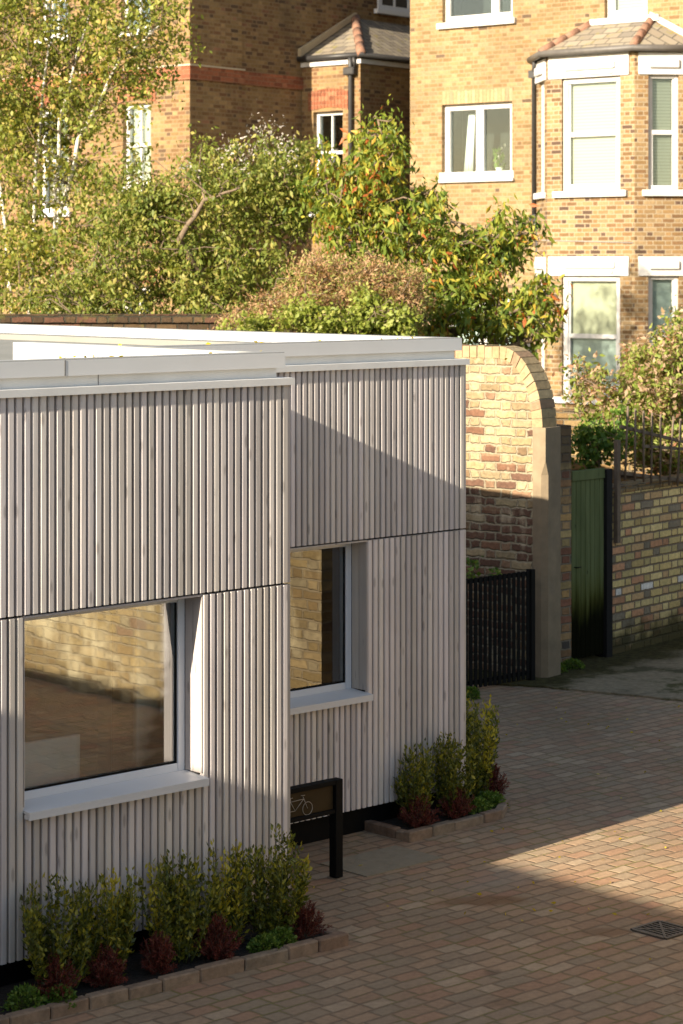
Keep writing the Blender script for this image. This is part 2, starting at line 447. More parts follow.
# green door: green turning black towards the foot
t = NT('green_gate_paint'); ob = t.obj(); s_ = t.sep(ob)
n_ = t.noise(t.vmul(ob, (14,14,1.2)), 1.0, 5, .6); n2_ = t.noise(ob, 9.0, 4)
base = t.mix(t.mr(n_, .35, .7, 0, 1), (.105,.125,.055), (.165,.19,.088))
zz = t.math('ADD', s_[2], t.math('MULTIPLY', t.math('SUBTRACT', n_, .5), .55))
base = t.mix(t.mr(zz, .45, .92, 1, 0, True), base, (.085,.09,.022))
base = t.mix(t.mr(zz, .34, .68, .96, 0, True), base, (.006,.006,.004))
kn = t.n('ShaderNodeTexVoronoi'); t.set(kn.inputs['Vector'], t.vmul(ob, (18,18,7))); kn.inputs['Scale'].default_value = 1
base = t.mix(t.math('MULTIPLY', t.mr(kn.outputs[0], .08, .2, .7, 0), t.math('GREATER_THAN', t.white(kn.outputs['Position']), .75)), base, (.02,.025,.015))
M['gate_green'] = t.pbr(base, 1.0, t.bump(n_, .003), spec=.0)

# paving setts
t = NT('clay_block_paving'); ob = t.obj(); s_ = t.sep(ob)
n1 = t.noise(ob, 1.3, 2); n2 = t.noise(ob, 1.7, 2)
n3 = t.noise(ob, 14.0, 2)
u = t.math('ADD', s_[0], t.math('ADD', t.math('MULTIPLY', n1, .06), t.math('MULTIPLY', n3, .012)))
v = t.math('ADD', s_[1], t.math('ADD', t.math('MULTIPLY', n2, .07), t.math('MULTIPLY', n3, .011)))
dist, cell, row = brick_cells(t, u, v, .172, .100, 'random')
nf = t.noise(ob, 45.0, 3)
dist = t.math('ADD', dist, t.math('MULTIPLY', t.math('SUBTRACT', nf, .5), .006))
mask = t.mr(dist, .0015, .0075, 0, 1, True)
edge = t.mr(dist, .004, .022, .80, 1.0, True)
c = t.ramp(t.white(cell), [(0,(.30,.195,.120)),(.16,(.325,.225,.140)),(.30,(.275,.20,.130)),(.44,(.345,.235,.145)),(.56,(.285,.215,.140)),(.68,(.32,.19,.115)),(.80,(.265,.205,.135)),(.91,(.37,.28,.185)),(.97,(.30,.17,.11))], True)
ng = t.noise(ob, 30.0, 4, .65); g = t.mr(ng, .3, .7, .80, 1.16)
c = t.mix(1.0, c, t.comb(g,g,g), 'MULTIPLY'); c = t.mix(1.0, c, t.comb(edge,edge,edge), 'MULTIPLY')
mossn = t.noise(ob, 2.6, 4, .6)
mort = t.mix(t.mr(mossn, .47, .62, 0, 1, True), (.175,.125,.078), (.15,.145,.032))
c = t.mix(mask, mort, c)
big = t.noise(ob, .55, 4, .6); g2 = t.mr(big, .32, .68, .80, 1.18)
c = t.mix(1.0, c, t.comb(g2, g2, g2), 'MULTIPLY')
c = t.mix(1.0, c, (1.13,1.11,1.10), 'MULTIPLY')
c = t.mix(.22, c, (.33,.25,.175))
st = t.noise(ob, 1.8, 5, .7)
c = t.mix(t.mr(st, .62, .76, 0, .4, True), c, (.30,.26,.22))
c = t.mix(t.mr(t.noise(ob, 2.3, 4, .6), .60, .74, 0, .45, True), c, (.13,.085,.05))
def spot(cx, cy, rx, ry, ang, soft, colr, amt):
    global c
    ca, sa = math.cos(ang), math.sin(ang)
    dx = t.math('SUBTRACT', s_[0], cx); dy = t.math('SUBTRACT', s_[1], cy)
    a = t.math('DIVIDE', t.math('ADD', t.math('MULTIPLY', dx, ca), t.math('MULTIPLY', dy, sa)), rx)
    b = t.math('DIVIDE', t.math('SUBTRACT', t.math('MULTIPLY', dy, ca), t.math('MULTIPLY', dx, sa)), ry)
    d = t.math('SQRT', t.math('ADD', t.math('MULTIPLY', a, a), t.math('MULTIPLY', b, b)))
    d = t.math('ADD', d, t.math('MULTIPLY', t.math('SUBTRACT', t.noise(ob, 7.0, 4, .6), .5), 1.0))
    c = t.mix(t.mr(d, 1-soft, 1+soft*.3, amt, 0, True), c, colr)
P_ = CP(.80, 12.75); spot(P_.x, P_.y, .30, .12, -.6, .5, (.20,.115,.060), .8)      # brown sand stain
P_ = CP(1.40, 12.15); spot(P_.x, P_.y, .16, .09, -.6, .5, (.20,.12,.07), .7)
P_ = CP(.9, 13.2); spot(P_.x, P_.y, .5, .22, .1, .9, (.30,.27,.23), .35)
P_ = CP(-.1, 13.6); spot(P_.x, P_.y, .75, .45, .0, .9, (.11,.08,.055), .35)
P_ = CP(1.7, 17.9); spot(P_.x, P_.y, 1.5, .8, .8, .9, (.12,.09,.06), .45)
P_ = CP(1.9, 11.2); spot(P_.x, P_.y, .10, .07, .3, .5, (.06,.05,.04), .5)
P_ = CP(.75, 11.45); spot(P_.x, P_.y, .07, .05, .3, .5, (.06,.05,.04), .45)
hh = t.math('ADD', t.math('MULTIPLY', t.mr(dist, .002, .014, 0, 1, True), 1.0), t.math('MULTIPLY', ng, .35))
tilt = t.math('MULTIPLY', t.white(t.vmul(cell, (2.3,1.1,1))), .4)
M['paving'] = t.pbr(c, .88, t.bump(t.math('ADD', hh, tilt), .005), spec=.12)

# flag / concrete apron with moss
t = NT('concrete_apron'); ob = t.obj()
n_ = t.noise(ob, 2.2, 6, .68); n2 = t.noise(ob, 18.0, 5, .65); n3 = t.noise(ob, 1.1, 5, .7)
c = t.mix(t.mr(n2, .3, .7, 0, 1), (.19,.155,.10), (.30,.24,.155))
c = t.mix(t.mr(n_, .50, .62, 0, .85, True), c, (.060,.062,.020))
c = t.mix(t.mr(n3, .5, .7, 0, .7, True), c, (.10,.085,.06))
s_ = t.sep(ob)
_w0 = CP(2.445, 20.78); _wd = Vector(CP(.616, .788)).normalized()
dl = t.math('ADD', t.math('MULTIPLY', t.math('SUBTRACT', s_[0], _w0.x), _wd.y), t.math('MULTIPLY', t.math('SUBTRACT', s_[1], _w0.y), -_wd.x))
dl = t.math('ADD', dl, t.math('MULTIPLY', t.math('SUBTRACT', t.noise(ob, 3.0, 5, .65), .5), .75))
mc_ = t.mix(t.mr(n2, .3, .7, 0, 1), (.022,.018,.008), (.075,.068,.022))
c = t.mix(t.mr(dl, .28, .62, .95, 0, True), c, mc_)
M['apron'] = t.pbr(c, .95, t.bump(t.math('ADD', n2, n_), .015), spec=.08)
t = NT('mossy_earth'); ob = t.obj()
n2 = t.noise(ob, 22.0, 5, .7)
M['moss'] = t.pbr(t.mix(t.mr(n2, .3, .7, 0, 1), (.018,.018,.008), (.06,.065,.018)), 1.0, t.bump(n2, .03), spec=.1)
t = NT('grey_flagstone'); ob = t.obj()
n2 = t.noise(ob, 14.0, 5, .65)
M['flag'] = t.pbr(t.mix(t.mr(n2, .3, .7, 0, 1), (.24,.20,.135), (.30,.25,.175)), .9, t.bump(n2, .006), spec=.2)

LM = {
 'birch': leaf_mat('birch_leaf', [(0,(.10,.13,.022)),(.35,(.19,.22,.035)),(.65,(.28,.29,.055)),(.9,(.42,.37,.09)),(1,(.46,.33,.09))], .4),
 'bush': leaf_mat('bush_leaf', [(0,(.10,.14,.025)),(.4,(.18,.22,.04)),(.75,(.28,.29,.065)),(1,(.42,.36,.11))], .4),
 'cherry': leaf_mat('drooping_leaf', [(0,(.07,.12,.018)),(.40,(.15,.21,.030)),(.74,(.27,.30,.045)),(.90,(.44,.38,.05)),(.98,(.50,.27,.045)),(1,(.44,.13,.04))], .4),
 'dry': leaf_mat('dry_leaf', [(0,(.25,.14,.065)),(.35,(.40,.235,.12)),(.62,(.48,.32,.19)),(.70,(.26,.28,.07)),(1,(.34,.36,.10))], .35),
 'dryg': leaf_mat('low_green_leaf', [(0,(.16,.20,.03)),(.6,(.28,.33,.06)),(1,(.40,.38,.12))], .4),
 'rose': leaf_mat('rambler_leaf', [(0,(.16,.22,.035)),(.50,(.30,.34,.08)),(.62,(.42,.28,.17)),(.85,(.52,.37,.25)),(1,(.44,.22,.13))], .4),
 'flower': leaf_mat('faded_seed_head', [(0,(.34,.30,.26)),(1,(.46,.42,.38))], .2),
 'euon': leaf_mat('glossy_leaf', [(0,(.038,.055,.010)),(.30,(.12,.14,.017)),(.52,(.26,.25,.028)),(.80,(.42,.37,.035)),(1,(.50,.42,.04))], .25, .4, .4),
 'gold': leaf_mat('golden_leaf', [(0,(.40,.30,.02)),(1,(.55,.42,.04))], .3, .4),
 'heath': leaf_mat('red_heather_sprig', [(0,(.07,.016,.012)),(.5,(.145,.030,.022)),(.85,(.22,.055,.036)),(1,(.20,.09,.05))], .15),
 'cush': leaf_mat('cushion_leaf', [(0,(.06,.12,.015)),(.6,(.12,.20,.03)),(1,(.22,.29,.06))], .25),
 'ivy': leaf_mat('ivy_leaf', [(0,(.05,.11,.018)),(.6,(.13,.22,.035)),(1,(.28,.34,.06))]),
}

# ------------------------------------------------------------------ world, sun, camera
SUNDIR = Vector((1.0, .085, -.385)).normalized()
ELEV = math.asin(-SUNDIR.z)
w = bpy.data.worlds.new('World'); scene.world = w; w.use_nodes = True
nt = w.node_tree; bg = nt.nodes['Background']
sky = nt.nodes.new('ShaderNodeTexSky'); sky.sky_type = 'NISHITA'; sky.sun_disc = False
sky.sun_elevation = ELEV; sky.sun_rotation = math.atan2(-SUNDIR.x, -SUNDIR.y) % (2*math.pi)
sky.air_density = 1.0; sky.dust_density = 1.0; sky.ozone_density = .5
wt = nt.nodes.new('ShaderNodeMix'); wt.data_type = 'RGBA'; wt.blend_type = 'MULTIPLY'; wt.inputs[0].default_value = 1
wt.inputs[7].default_value = (1.03, .975, .91, 1); nt.links.new(sky.outputs[0], wt.inputs[6]); nt.links.new(wt.outputs[2], bg.inputs[0]); bg.inputs[1].default_value = .085
sl = bpy.data.lights.new('sun', 'SUN'); sl.energy = 5.0; sl.angle = R(.42); sl.color = (1.0, .88, .70)
so = bpy.data.objects.new('sun', sl); COL.objects.link(so)
so.rotation_euler = SUNDIR.to_track_quat('-Z', 'Y').to_euler(); so.location = (-20, -2, 12)

cd = bpy.data.cameras.new('camera'); cam = bpy.data.objects.new('camera', cd); COL.objects.link(cam)
cam.location = (0, 0, CAMH); cam.rotation_euler = (R(90), 0, YAW)
cd.sensor_width = 36; cd.sensor_fit = 'AUTO'; cd.lens = 36*2300/1024
cd.shift_y = -(512-268.7)/1024; cd.clip_end = 3000; cd.clip_start = .1
cd.dof.use_dof = True; cd.dof.focus_distance = 13; cd.dof.aperture_fstop = 5.6
scene.camera = cam
vs = scene.view_settings
vs.view_transform = 'Standard'; vs.look = 'None'; vs.exposure = 1.40; vs.gamma = 1; vs.use_curve_mapping = False
scene.cycles.max_bounces = 7; scene.cycles.transparent_max_bounces = 12
scene.cycles.use_denoising = True

# ------------------------------------------------------------------ ground
def sheet(name, poly, z, mat, kind='structure'):
    return MB().poly([(x, y, z) for x, y in poly]).build(name, mat, kind=kind)
g = MB(); g.poly([(-600,-600,-.012),(600,-600,-.012),(600,600,-.012),(-600,600,-.012)])
M['earth'] = plain('garden_earth', (.07,.065,.03), 1, var=.4, scale=3)
g.build('ground', M['earth'], kind='structure')
sheet('paved_yard', [(-12,-12),(17,-12),(15.6,9.2),(14.72,11.78),(14.42,12.77),(14.1,13.5),(-12,13.5)], -.004, M['paving'])
# apron with a slightly raised ragged front edge
ap = MB()
edge = [(13.9,13.6),(14.15,13.25),(14.33,12.9),(14.42,12.62),(14.50,12.35),(14.62,12.0),(14.70,11.7),(14.86,11.3),(15.0,10.9),(15.3,10.0),(15.6,9.2)]
edge2 = []
for i in range(len(edge)-1):
    for k in range(5):
        a, b = edge[i], edge[i+1]; q = k/5
        edge2.append((a[0]+(b[0]-a[0])*q + random.uniform(-.02,.02), a[1]+(b[1]-a[1])*q + random.uniform(-.02,.02)))
edge2.append(edge[-1])
ap.prism([(23,9.2),(23,20),(13.9,20)] + edge2, -.03, .012)
ap.build('concrete_apron', M['apron'], kind='structure')
def blob_poly(cx, cy, rx, ry, ang, n=26, jit=.18, seed=0):
    rr = random.Random(seed); out = []
    ph = [rr.uniform(0, 6.28) for _ in range(5)]
    for i in range(n):
        a = 2*math.pi*i/n
        k = 1 + jit*sum(math.sin((j+2)*a+ph[j])/(j+1.2) for j in range(5))
        x, y = rx*k*math.cos(a), ry*k*math.sin(a)
        out.append((cx + x*math.cos(ang) - y*math.sin(ang), cy + x*math.sin(ang) + y*math.cos(ang)))
    return out
fl = MB()      # odd grey flag beside the stand and pale slips in the paving
for (px, py, l, wd, a) in ((9.12,9.60,.62,.40,.0),):
    fl.box(px, py, -.02, px+l, py+wd, .002)
fl.build('flagstone', M['flag'], kind='structure')

# ------------------------------------------------------------------ the timber-clad building
bld = empty('timber_clad_building', 'single-storey building clad in pale grey vertical timber battens under a white parapet', 'building', (6.5, 10.2, 0))
_bo = Vector((6.5, 10.2, 0))
def B(mb): mb.v = [(x-_bo.x, y-_bo.y, z) for x, y, z in mb.v]; return mb
ZH, ZB, ZT = 1.819, .16, 2.886
YF, YB, XS, XE = 9.19, 10.34, 8.17, 10.71
FOOT = [(1.2,YF),(XS,YF),(XS,YB),(XE,YB),(XE,20.0),(1.2,20.0)]
def offset(poly, e):
    n = len(poly); out = []
    for i in range(n):
        p0, p1, p2 = Vector(poly[i-1]), Vector(poly[i]), Vector(poly[(i+1)%n])
        d1, d2 = (p1-p0).normalized(), (p2-p1).normalized()
        n1, n2 = Vector((d1.y,-d1.x)), Vector((d2.y,-d2.x))
        m = (n1+n2)/(1+n1.dot(n2))
        out.append(tuple(p1 + m*e))
    return out
def ring(mb, poly, eo, ei, z0, z1):
    a, b = offset(poly, eo), offset(poly, ei); n = len(poly)
    v = [(x,y,z0) for x,y in a]+[(x,y,z0) for x,y in b]+[(x,y,z1) for x,y in a]+[(x,y,z1) for x,y in b]
    f = []
    for i in range(n):
        j = (i+1)%n
        f += [(i,j,2*n+j,2*n+i), (n+j,n+i,3*n+i,3*n+j), (2*n+i,2*n+j,3*n+j,3*n+i), (j,i,n+i,n+j)]
    mb.add(v, f, .5)
# structural core with the window openings left out
core = MB(); T = .30; D = .030
W1 = (6.449, 7.562, .885); W2 = (8.33, 9.83, .875)
def wall_x(mb, x0, x1, y, th, win=None):
    if win:
        a, b, zs = win
        mb.box(x0, y, ZB, a, y+th, ZT); mb.box(b, y, ZB, x1, y+th, ZT)
        mb.box(a, y, ZH, b, y+th, ZT); mb.box(a, y, ZB, b, y+th, zs)
    else: mb.box(x0, y, ZB, x1, y+th, ZT)
wall_x(core, 1.23, XS-D, YF+D, T-D, (W1[0], W1[1], W1[2]-.032))
wall_x(core, XS-D+.001, XE-D, YB+D, T-D, (W2[0], W2[1], W2[2]-.032))
core.box(XS-T, YF+T, ZB, XS-D, YB+D, ZT)
core.box(XE-T, YB+T, ZB, XE-D, 19.97, ZT)
core.box(1.23, YF+T, ZB, 1.23+T-D, 19.97, ZT)
core.box(1.23+T, 19.7, ZB, XE-T, 19.97, ZT)
B(core).build('wall_core', M['batten_dark'], bld)
inn = MB()     # inner linings seen through the glass
inn.box(1.6, YF+T+.002, .17, XS-T-.01, YF+T+.012, W1[2]); inn.box(W1[1]+.0, YF+T+.002, W1[2], XS-T-.01, YF+T+.012, 2.5)
inn.box(1.6, 14.0, .17, XE-T-.01, 14.1, 2.6); inn.box(1.5, YF+T+.01, .17, 1.6, 14.0, 2.6)
inn.box(XE-T-.03, YB+T+.01, .17, XE-T-.01, 14.0, 2.6)
inn.box(1.6, YF+T+.02, 2.6, 7.85, 14.1, 2.65); inn.box(7.86, YB+T+.02, 2.6, XE-T-.01, 14.1, 2.65)
inn.box(7.9, YB+.2, .17, 8.0, 12.2, 2.6)
B(inn).build('inner_lining', M['interior'], bld)
fl = MB(); fl.box(1.5, YF+T-.02, .10, 7.85, 19.6, .17); fl.box(7.86, YB+T-.02, .10, XE-T, 19.6, .17); B(fl).build('floor', M['interior_floor'], bld)
pl = MB(); ring(pl, FOOT, -.07, -.20, -.02, ZB+.01); B(pl).build('plinth', M['black_metal'], bld)

def batten(mb, x0, w, y, z0, z1, dep=D, c=.004, axis='x'):
    r = random.random()
    pr = [(x0, y+dep), (x0, y+c), (x0+c, y), (x0+w-c, y), (x0+w, y+c), (x0+w, y+dep)]
    if axis == 'x':
        v = [(px,py,z0) for px,py in pr] + [(px,py,z1) for px,py in pr]
    n = 6
    f = [(i,(i+1)%n,n+(i+1)%n,n+i) for i in range(n)] + [tuple(reversed(range(n))), tuple(range(n,2*n))]
    mb.add(v, f, r)
def battens(mb, x0, x1, y, z0, z1, align_right=False):
    p = .0475; n = max(1, round((x1-x0)/p)); p = (x1-x0)/n
    for i in range(n):
        wv = p - .0130 + random.uniform(-.0008,.0008)
        batten(mb, x0 + i*p + .0065, wv, y + random.uniform(0,.0015), z0, z1)
G = .006
up = MB(); battens(up, 1.25, XS-.012, YF, ZH+G, ZT+.004); B(up).build('cladding_panel', M['batten'], bld)
lo = MB()
battens(lo, 1.25, W1[0], YF, ZB, ZH-G); B(lo).build('cladding_panel', M['batten'], bld)
lo = MB(); battens(lo, W1[0], W1[1], YF, ZB, W1[2]-.03); B(lo).build('cladding_panel', M['batten'], bld)
lo = MB(); battens(lo, W1[1], XS-.012, YF, ZB, ZH-G); B(lo).build('cladding_panel', M['batten'], bld)
up = MB(); battens(up, XS+.03, XE-.012, YB, ZH+G, ZT+.004); B(up).build('cladding_panel', M['batten'], bld)
lo = MB(); battens(lo, W2[1], XE-.012, YB, ZB, ZH-G); B(lo).build('cladding_panel', M['batten'], bld)
lo = MB(); battens(lo, W2[0], W2[1], YB, ZB, W2[2]-.03); B(lo).build('cladding_panel', M['batten'], bld)
lo = MB(); battens(lo, XS+.03, W2[0], YB, ZB, ZH-G); B(lo).build('cladding_panel', M['batten'], bld)
# return faces: flat corner boards then battens running back
rt = MB()
rt.box(XS-D+.002, YF+.004, ZB, XS, YB-.001, ZH-G); rt.box(XS-D+.002, YF+.004, ZH+G, XS, YB-.001, ZT)
rt.box(XE-D+.002, YB+.004, ZB, XE, 19.97, ZH-G); rt.box(XE-D+.002, YB+.004, ZH+G, XE, 19.97, ZT)
B(rt).build('cladding_panel', M['reveal_wood'], bld)

# white parapet trim: fascia, recessed band, drip; joints between lengths
tr = MB(); ring(tr, FOOT, -.020, -.150, 2.972, 3.050)
trim = B(tr).build('parapet_coping', M['white_metal'], bld)
tr = MB(); ring(tr, FOOT, -.024, -.146, 3.050, 3.055); B(tr).build('coping_top', plain('sun_dimmed_coping_top', (.30,.30,.29), .6, var=.08, scale=2.5, dirt=((.22,.22,.19), 4.0, .6, .5)), trim)  # top coloured greyer than the fascia to hold down the sun on it
tr = MB(); ring(tr, FOOT, -.055, -.145, 2.9175, 2.9715); B(tr).build('parapet_band', M['white_timber'], bld)
tr = MB(); ring(tr, FOOT, .016, -.145, ZT-.006, 2.917); B(tr).build('drip_board', M['white_timber'], bld)
for x in (3.6, 6.70):
    jt = MB(); jt.box(x, YF+.0185, 2.972, x+.005, YF+.021, 3.05); B(jt).build('trim_joint', M['gutter'], trim)
for x in (5.0, 6.93):
    jt = MB(); jt.box(x, YF+.0535, 2.92, x+.004, YF+.056, 2.972); B(jt).build('trim_joint', M['gutter'], trim)
rf = MB()
inner = offset(FOOT, -.14); rf.prism(inner, 2.90, 2.945)
B(rf)
roof = rf.build('roof', M['roof_skin'], bld)
us = MB(); us.box(XE-.40, YB+.155, 2.946, XE-.152, 19.8, 2.988); B(us).build('roof_ledge', M['roof_skin'], roof)
us = MB(); us.box(XS-.150, YB+.151, 2.946, XS-.024, 11.55, 3.0545)
B(us).build('roof_upstand', M['white_metal'], roof)

def clad_window(x0, x1, y, zs, fd):
    fw = .046; yf = y + .140
    z0, z1 = zs, ZH
    fr = MB()
    fr.box(x0+.004, yf, z0+.0, x0+.004+fw, yf+.07, z1-.004, c=.003); fr.box(x1-fw-.004, yf, z0, x1-.004, yf+.07, z1-.004, c=.003)
    fr.box(x0+fw+.005, yf+.001, z0, x1-fw-.005, yf+.069, z0+fw, c=.003); fr.box(x0+.005, yf+.010, z0-.03, x1-.005, yf+.06, z0-.001); fr.box(x0+fw+.005, yf+.001, z1-fw-.004, x1-fw-.005, yf+.069, z1-.004, c=.003)
    wn = B(fr).build('window', M['frame_white'], bld)
    p = MB(); p.box(x0+fw-.005, yf+.022, z0+fw-.005, x1-fw+.005, yf+.030, z1-fw+.002); B(p).build('pane', M['glass'], wn)
    gk = MB()
    gk.box(x0+fw+.003, yf+.012, z0+fw-.001, x1-fw-.003, yf+.021, z0+fw+.009); gk.box(x1-fw-.012, yf+.012, z0+fw+.01, x1-fw-.003, yf+.021, z1-fw-.01)
    B(gk).build('gasket', M['black_metal'], wn)
    sl_ = MB()
    sl_.slab([(x0-.004, y-.045, zs-.010), (x1+.006, y-.045, zs-.010), (x1+.006, yf-.001, zs+.006), (x0-.004, yf-.001, zs+.006)], (0,0,-.014))
    sl_.box(x0-.004, y-.045, zs-.048, x1+.006, y-.037, zs-.0245)
    sl_.box(x0-.004, y-.0365, zs-.045, x0-.001, y-.002, zs-.0235); sl_.box(x1+.002, y-.0365, zs-.045, x1+.006, y-.002, zs-.0235)
    B(sl_).build('sill', M['white_metal'], wn)
    rv = MB()
    rv.box(x1-.003, y+.006, zs+.008, x1+.002, y+.075, ZH); rv.box(x1-.0025, y+.079, zs+.008, x1+.002, yf+.0, ZH)
    rv.box(x0-.002, y+.006, zs+.008, x0+.003, yf, ZH)
    rv.box(x0+.004, y+.006, ZH-.012, x1-.004, yf-.002, ZH-.003)
    B(rv).build('reveal_board', M['reveal_wood'], wn)
clad_window(W1[0], W1[1], YF, W1[2], 0)
clad_window(W2[0], W2[1], YB, W2[2], 0)

# things behind the glass
def curtain(x0, x1, y, z0, z1, label, along='x'):
    m = MB(); n = 40; vsx = []
    for i in range(n+1):
        q = i/n; a = x0+(x1-x0)*q; o = .03*math.sin(q*2*math.pi*max(2, round((x1-x0)/.09)))
        vsx.append((a, y+o))
    v = [(a,b,z0) for a,b in vsx]+[(a,b,z1) for a,b in vsx]
    m.add(v, [(i,i+1,n+2+i,n+1+i) for i in range(n)], .5, True)
    o = m.build('curtain', M['curtain'], None, label, 'curtain')
    sm = o.modifiers.new('thick', 'SOLIDIFY'); sm.thickness = .004
    return o
curtain(7.38, 7.58, YF+.31, .2, 2.5, 'pale curtain gathered at the right of the larger low window')
curtain(9.05, 9.74, YB+.29, .2, 2.5, 'pale curtain drawn aside behind the smaller window')
m = MB(); m.box(6.30, YF+.335, .25, 7.03, YF+.365, 1.12, c=.006); m.box(6.33, YF+.366, .2, 7.0, YF+.39, 1.05, c=.006)
m.build('headboard', M['pale_panel'], None, 'pale blue-white board standing behind the glass of the larger window', 'headboard')

# ------------------------------------------------------------------ planter kerbs, soil, plants
def kerb(path, name, label, soilpoly):
    t_ = empty(name, label, 'planter', (path[0][0], path[0][1], 0)); o = Vector((path[0][0], path[0][1], 0))
    k = MB()
    for i in range(len(path)-1):
        a, b = Vector((*path[i], 0)), Vector((*path[i+1], 0)); L = (b-a).length; d = (b-a)/L; n_ = Vector((-d.y, d.x, 0))
        pos = 0.0
        while pos < L-.01:
            l = min(random.choice((.20,.215,.225,.28)), L-pos)
            if L-pos-l < .08: l = L-pos
            tilt = random.uniform(-.006,.006)
            k.obox(a + d*pos - o + Vector((0,0,-.04+tilt)) + n_*random.uniform(-.004,.004), d, n_, Vector((0,0,1)), l-.005, .060, .096, None, .007)
            pos += l
    k.build('brick_edging', M['kerb'], t_)
    s2 = MB(); s2.prism([(x-o.x, y-o.y) for x, y in soilpoly], -.02, .035); s2.build('soil', M['soil'], t_)
kerb([(4.6,8.86),(8.14,8.70),(8.14,9.17)], 'planter_bed', 'long planting bed with a low brick edge under the larger window',
     [(4.6,8.93),(8.07,8.77),(8.07,9.25),(4.6,9.25)])
kerb([(9.86,10.41),(9.86,10.0),(10.72,10.03),(11.02,10.24),(11.12,10.75),(10.72,10.95)], 'planter_bed', 'short planting bed with a low brick edge at the far corner of the clad building',
     [(9.93,10.40),(9.93,10.07),(10.70,10.10),(10.94,10.27),(11.03,10.70),(10.72,10.88),(10.64,10.40)])

def leaves_mesh(pts, dirs, size, rnd, name, mat, parent, aspect=.5, fold=.0, droop=0.0, loc=None, **tags):
    """leaf blades: a folded rhombus at each point, pointing along dirs"""
    n = len(pts)
    d = dirs/np.linalg.norm(dirs, axis=1)[:,None]
    r = RNG.normal(size=(n,3)); s = np.cross(d, r); s /= np.linalg.norm(s, axis=1)[:,None]
    nn = np.cross(d, s)
    L = size[:,None]; W = L*aspect*.5
    v = np.empty((n,6,3), dtype=np.float32)
    v[:,0] = pts
    v[:,1] = pts + d*L*.42 + s*W + nn*L*fold
    v[:,2] = pts + d*L*.42 - s*W + nn*L*fold
    v[:,3] = pts + d*L
    v[:,4] = pts + d*L*.42
    v = v[:,:5]
    base = np.arange(n)[:,None]*5
    tri = np.concatenate([base+np.array([[0,1,4]]), base+np.array([[1,3,4]]), base+np.array([[0,4,2]]), base+np.array([[4,3,2]])], axis=1).reshape(-1,3)
    me = bpy.data.meshes.new(name)
    me.vertices.add(n*5); me.vertices.foreach_set('co', v.reshape(-1))
    me.loops.add(len(tri)*3); me.loops.foreach_set('vertex_index', tri.reshape(-1).astype(np.int32))
    me.polygons.add(len(tri)); me.polygons.foreach_set('loop_start', np.arange(0, len(tri)*3, 3, dtype=np.int32))
    at = me.attributes.new('rnd', 'FLOAT', 'FACE'); at.data.foreach_set('value', np.repeat(np.clip(rnd,0,1), 4).astype(np.float32))
    me.update(calc_edges=True); me.validate()
    me.materials.append(mat)
    o = bpy.data.objects.new(name, me); COL.objects.link(o)
    if parent: o.parent = parent
    if loc is not None: o.location = loc
    tag(o, **tags); return o

def upright_shrub(loc, h, w, n_stem, label, group, seed, gold=0.0):
    """evergreen shrub: erect stems set with small glossy leaves in whorls"""
    rr = np.random.default_rng(seed)
    t_ = empty('evergreen_shrub', label, 'shrub', loc, 0, group)
    st = MB(); P = []; Dr = []; S = []; Rn = []; GP = []; GD = []
    for i in range(n_stem):
        a = rr.uniform(0, 6.283); sp = w*.61*math.sqrt(rr.uniform(.0,1))*rr.uniform(.8,1.1)
        hh = h*(1-.16*(sp/(w*.5))**2)*rr.uniform(.60,1.08)
        b = Vector((math.cos(a)*sp*.35, math.sin(a)*sp*.30, 0)); e = Vector((math.cos(a)*sp, math.sin(a)*sp*.8, hh))
        mid = (b+e)*.5 + Vector((math.cos(a)*sp*.25, math.sin(a)*sp*.2, -hh*.05))
        path = [b*(1-q)**2 + mid*2*q*(1-q) + e*q*q for q in np.linspace(0,1,7)]
        st.tube(path, [.0045,.004,.004,.0035,.003,.0025,.002], 4)
        isg = rr.random() < gold
        for q in np.arange(.08 + rr.uniform(0,.05), 1.0, .0175/max(hh,.2)):
            p = b*(1-q)**2 + mid*2*q*(1-q) + e*q*q
            tdir = np.array((mid-b)*(1-q) + (e-mid)*q); tdir /= np.linalg.norm(tdir)
            for k in range(5 if q < .93 else 8):
                an = rr.uniform(0, 6.283)
                out = np.array((math.cos(an), math.sin(an), 0)) + tdir*rr.uniform(.5,1.3) + (tdir*1.0 if q > .9 else 0)
                off = np.array(p) + rr.normal(size=3)*(.009+.008*q)
                P.append(off); Dr.append(out); S.append(rr.uniform(.022,.042)*(1.0 if q < .9 else .85))
                shade = rr.beta(1.4, 2.0)*.74 + (.22 if rr.random() < .16 + .25*(q > .85) else 0)
                if isg and q > .35: shade = rr.uniform(.86, 1)
                Rn.append(shade)
    st.build('stem', M['stem_green'], t_)
    leaves_mesh(np.array(P), np.array(Dr), np.array(S), np.array(Rn), 'foliage', LM['euon'], t_, aspect=.46, fold=.06)
    return t_

def heather(loc, r, h, label, group, seed):
    rr = np.random.default_rng(seed); t_ = empty('red_heather', label, 'heather', loc, 0, group)
    st = MB(); P = []; Dr = []; S = []; Rn = []
    for i in range(70):
        a = rr.uniform(0,6.283); el = rr.uniform(.25,1.5); L = h*rr.uniform(.75,1.1)
        d = np.array((math.cos(a)*math.cos(el)*r/h, math.sin(a)*math.cos(el)*r/h, math.sin(el)))
        st.tube([(0,0,0), tuple(d*L*.5), tuple(d*L)], [.003,.002,.001], 3, caps=False)
        for q in np.arange(.25, 1.0, .045):
            for k in range(4):
                P.append(d*L*q); Dr.append(d + rr.normal(size=3)*.55); S.append(rr.uniform(.014,.028)); Rn.append(rr.beta(1.5,1.6))
    st.build('stem', M['bark'], t_)
    leaves_mesh(np.array(P), np.array(Dr), np.array(S), np.array(Rn), 'foliage', LM['heath'], t_, aspect=.22)
    return t_

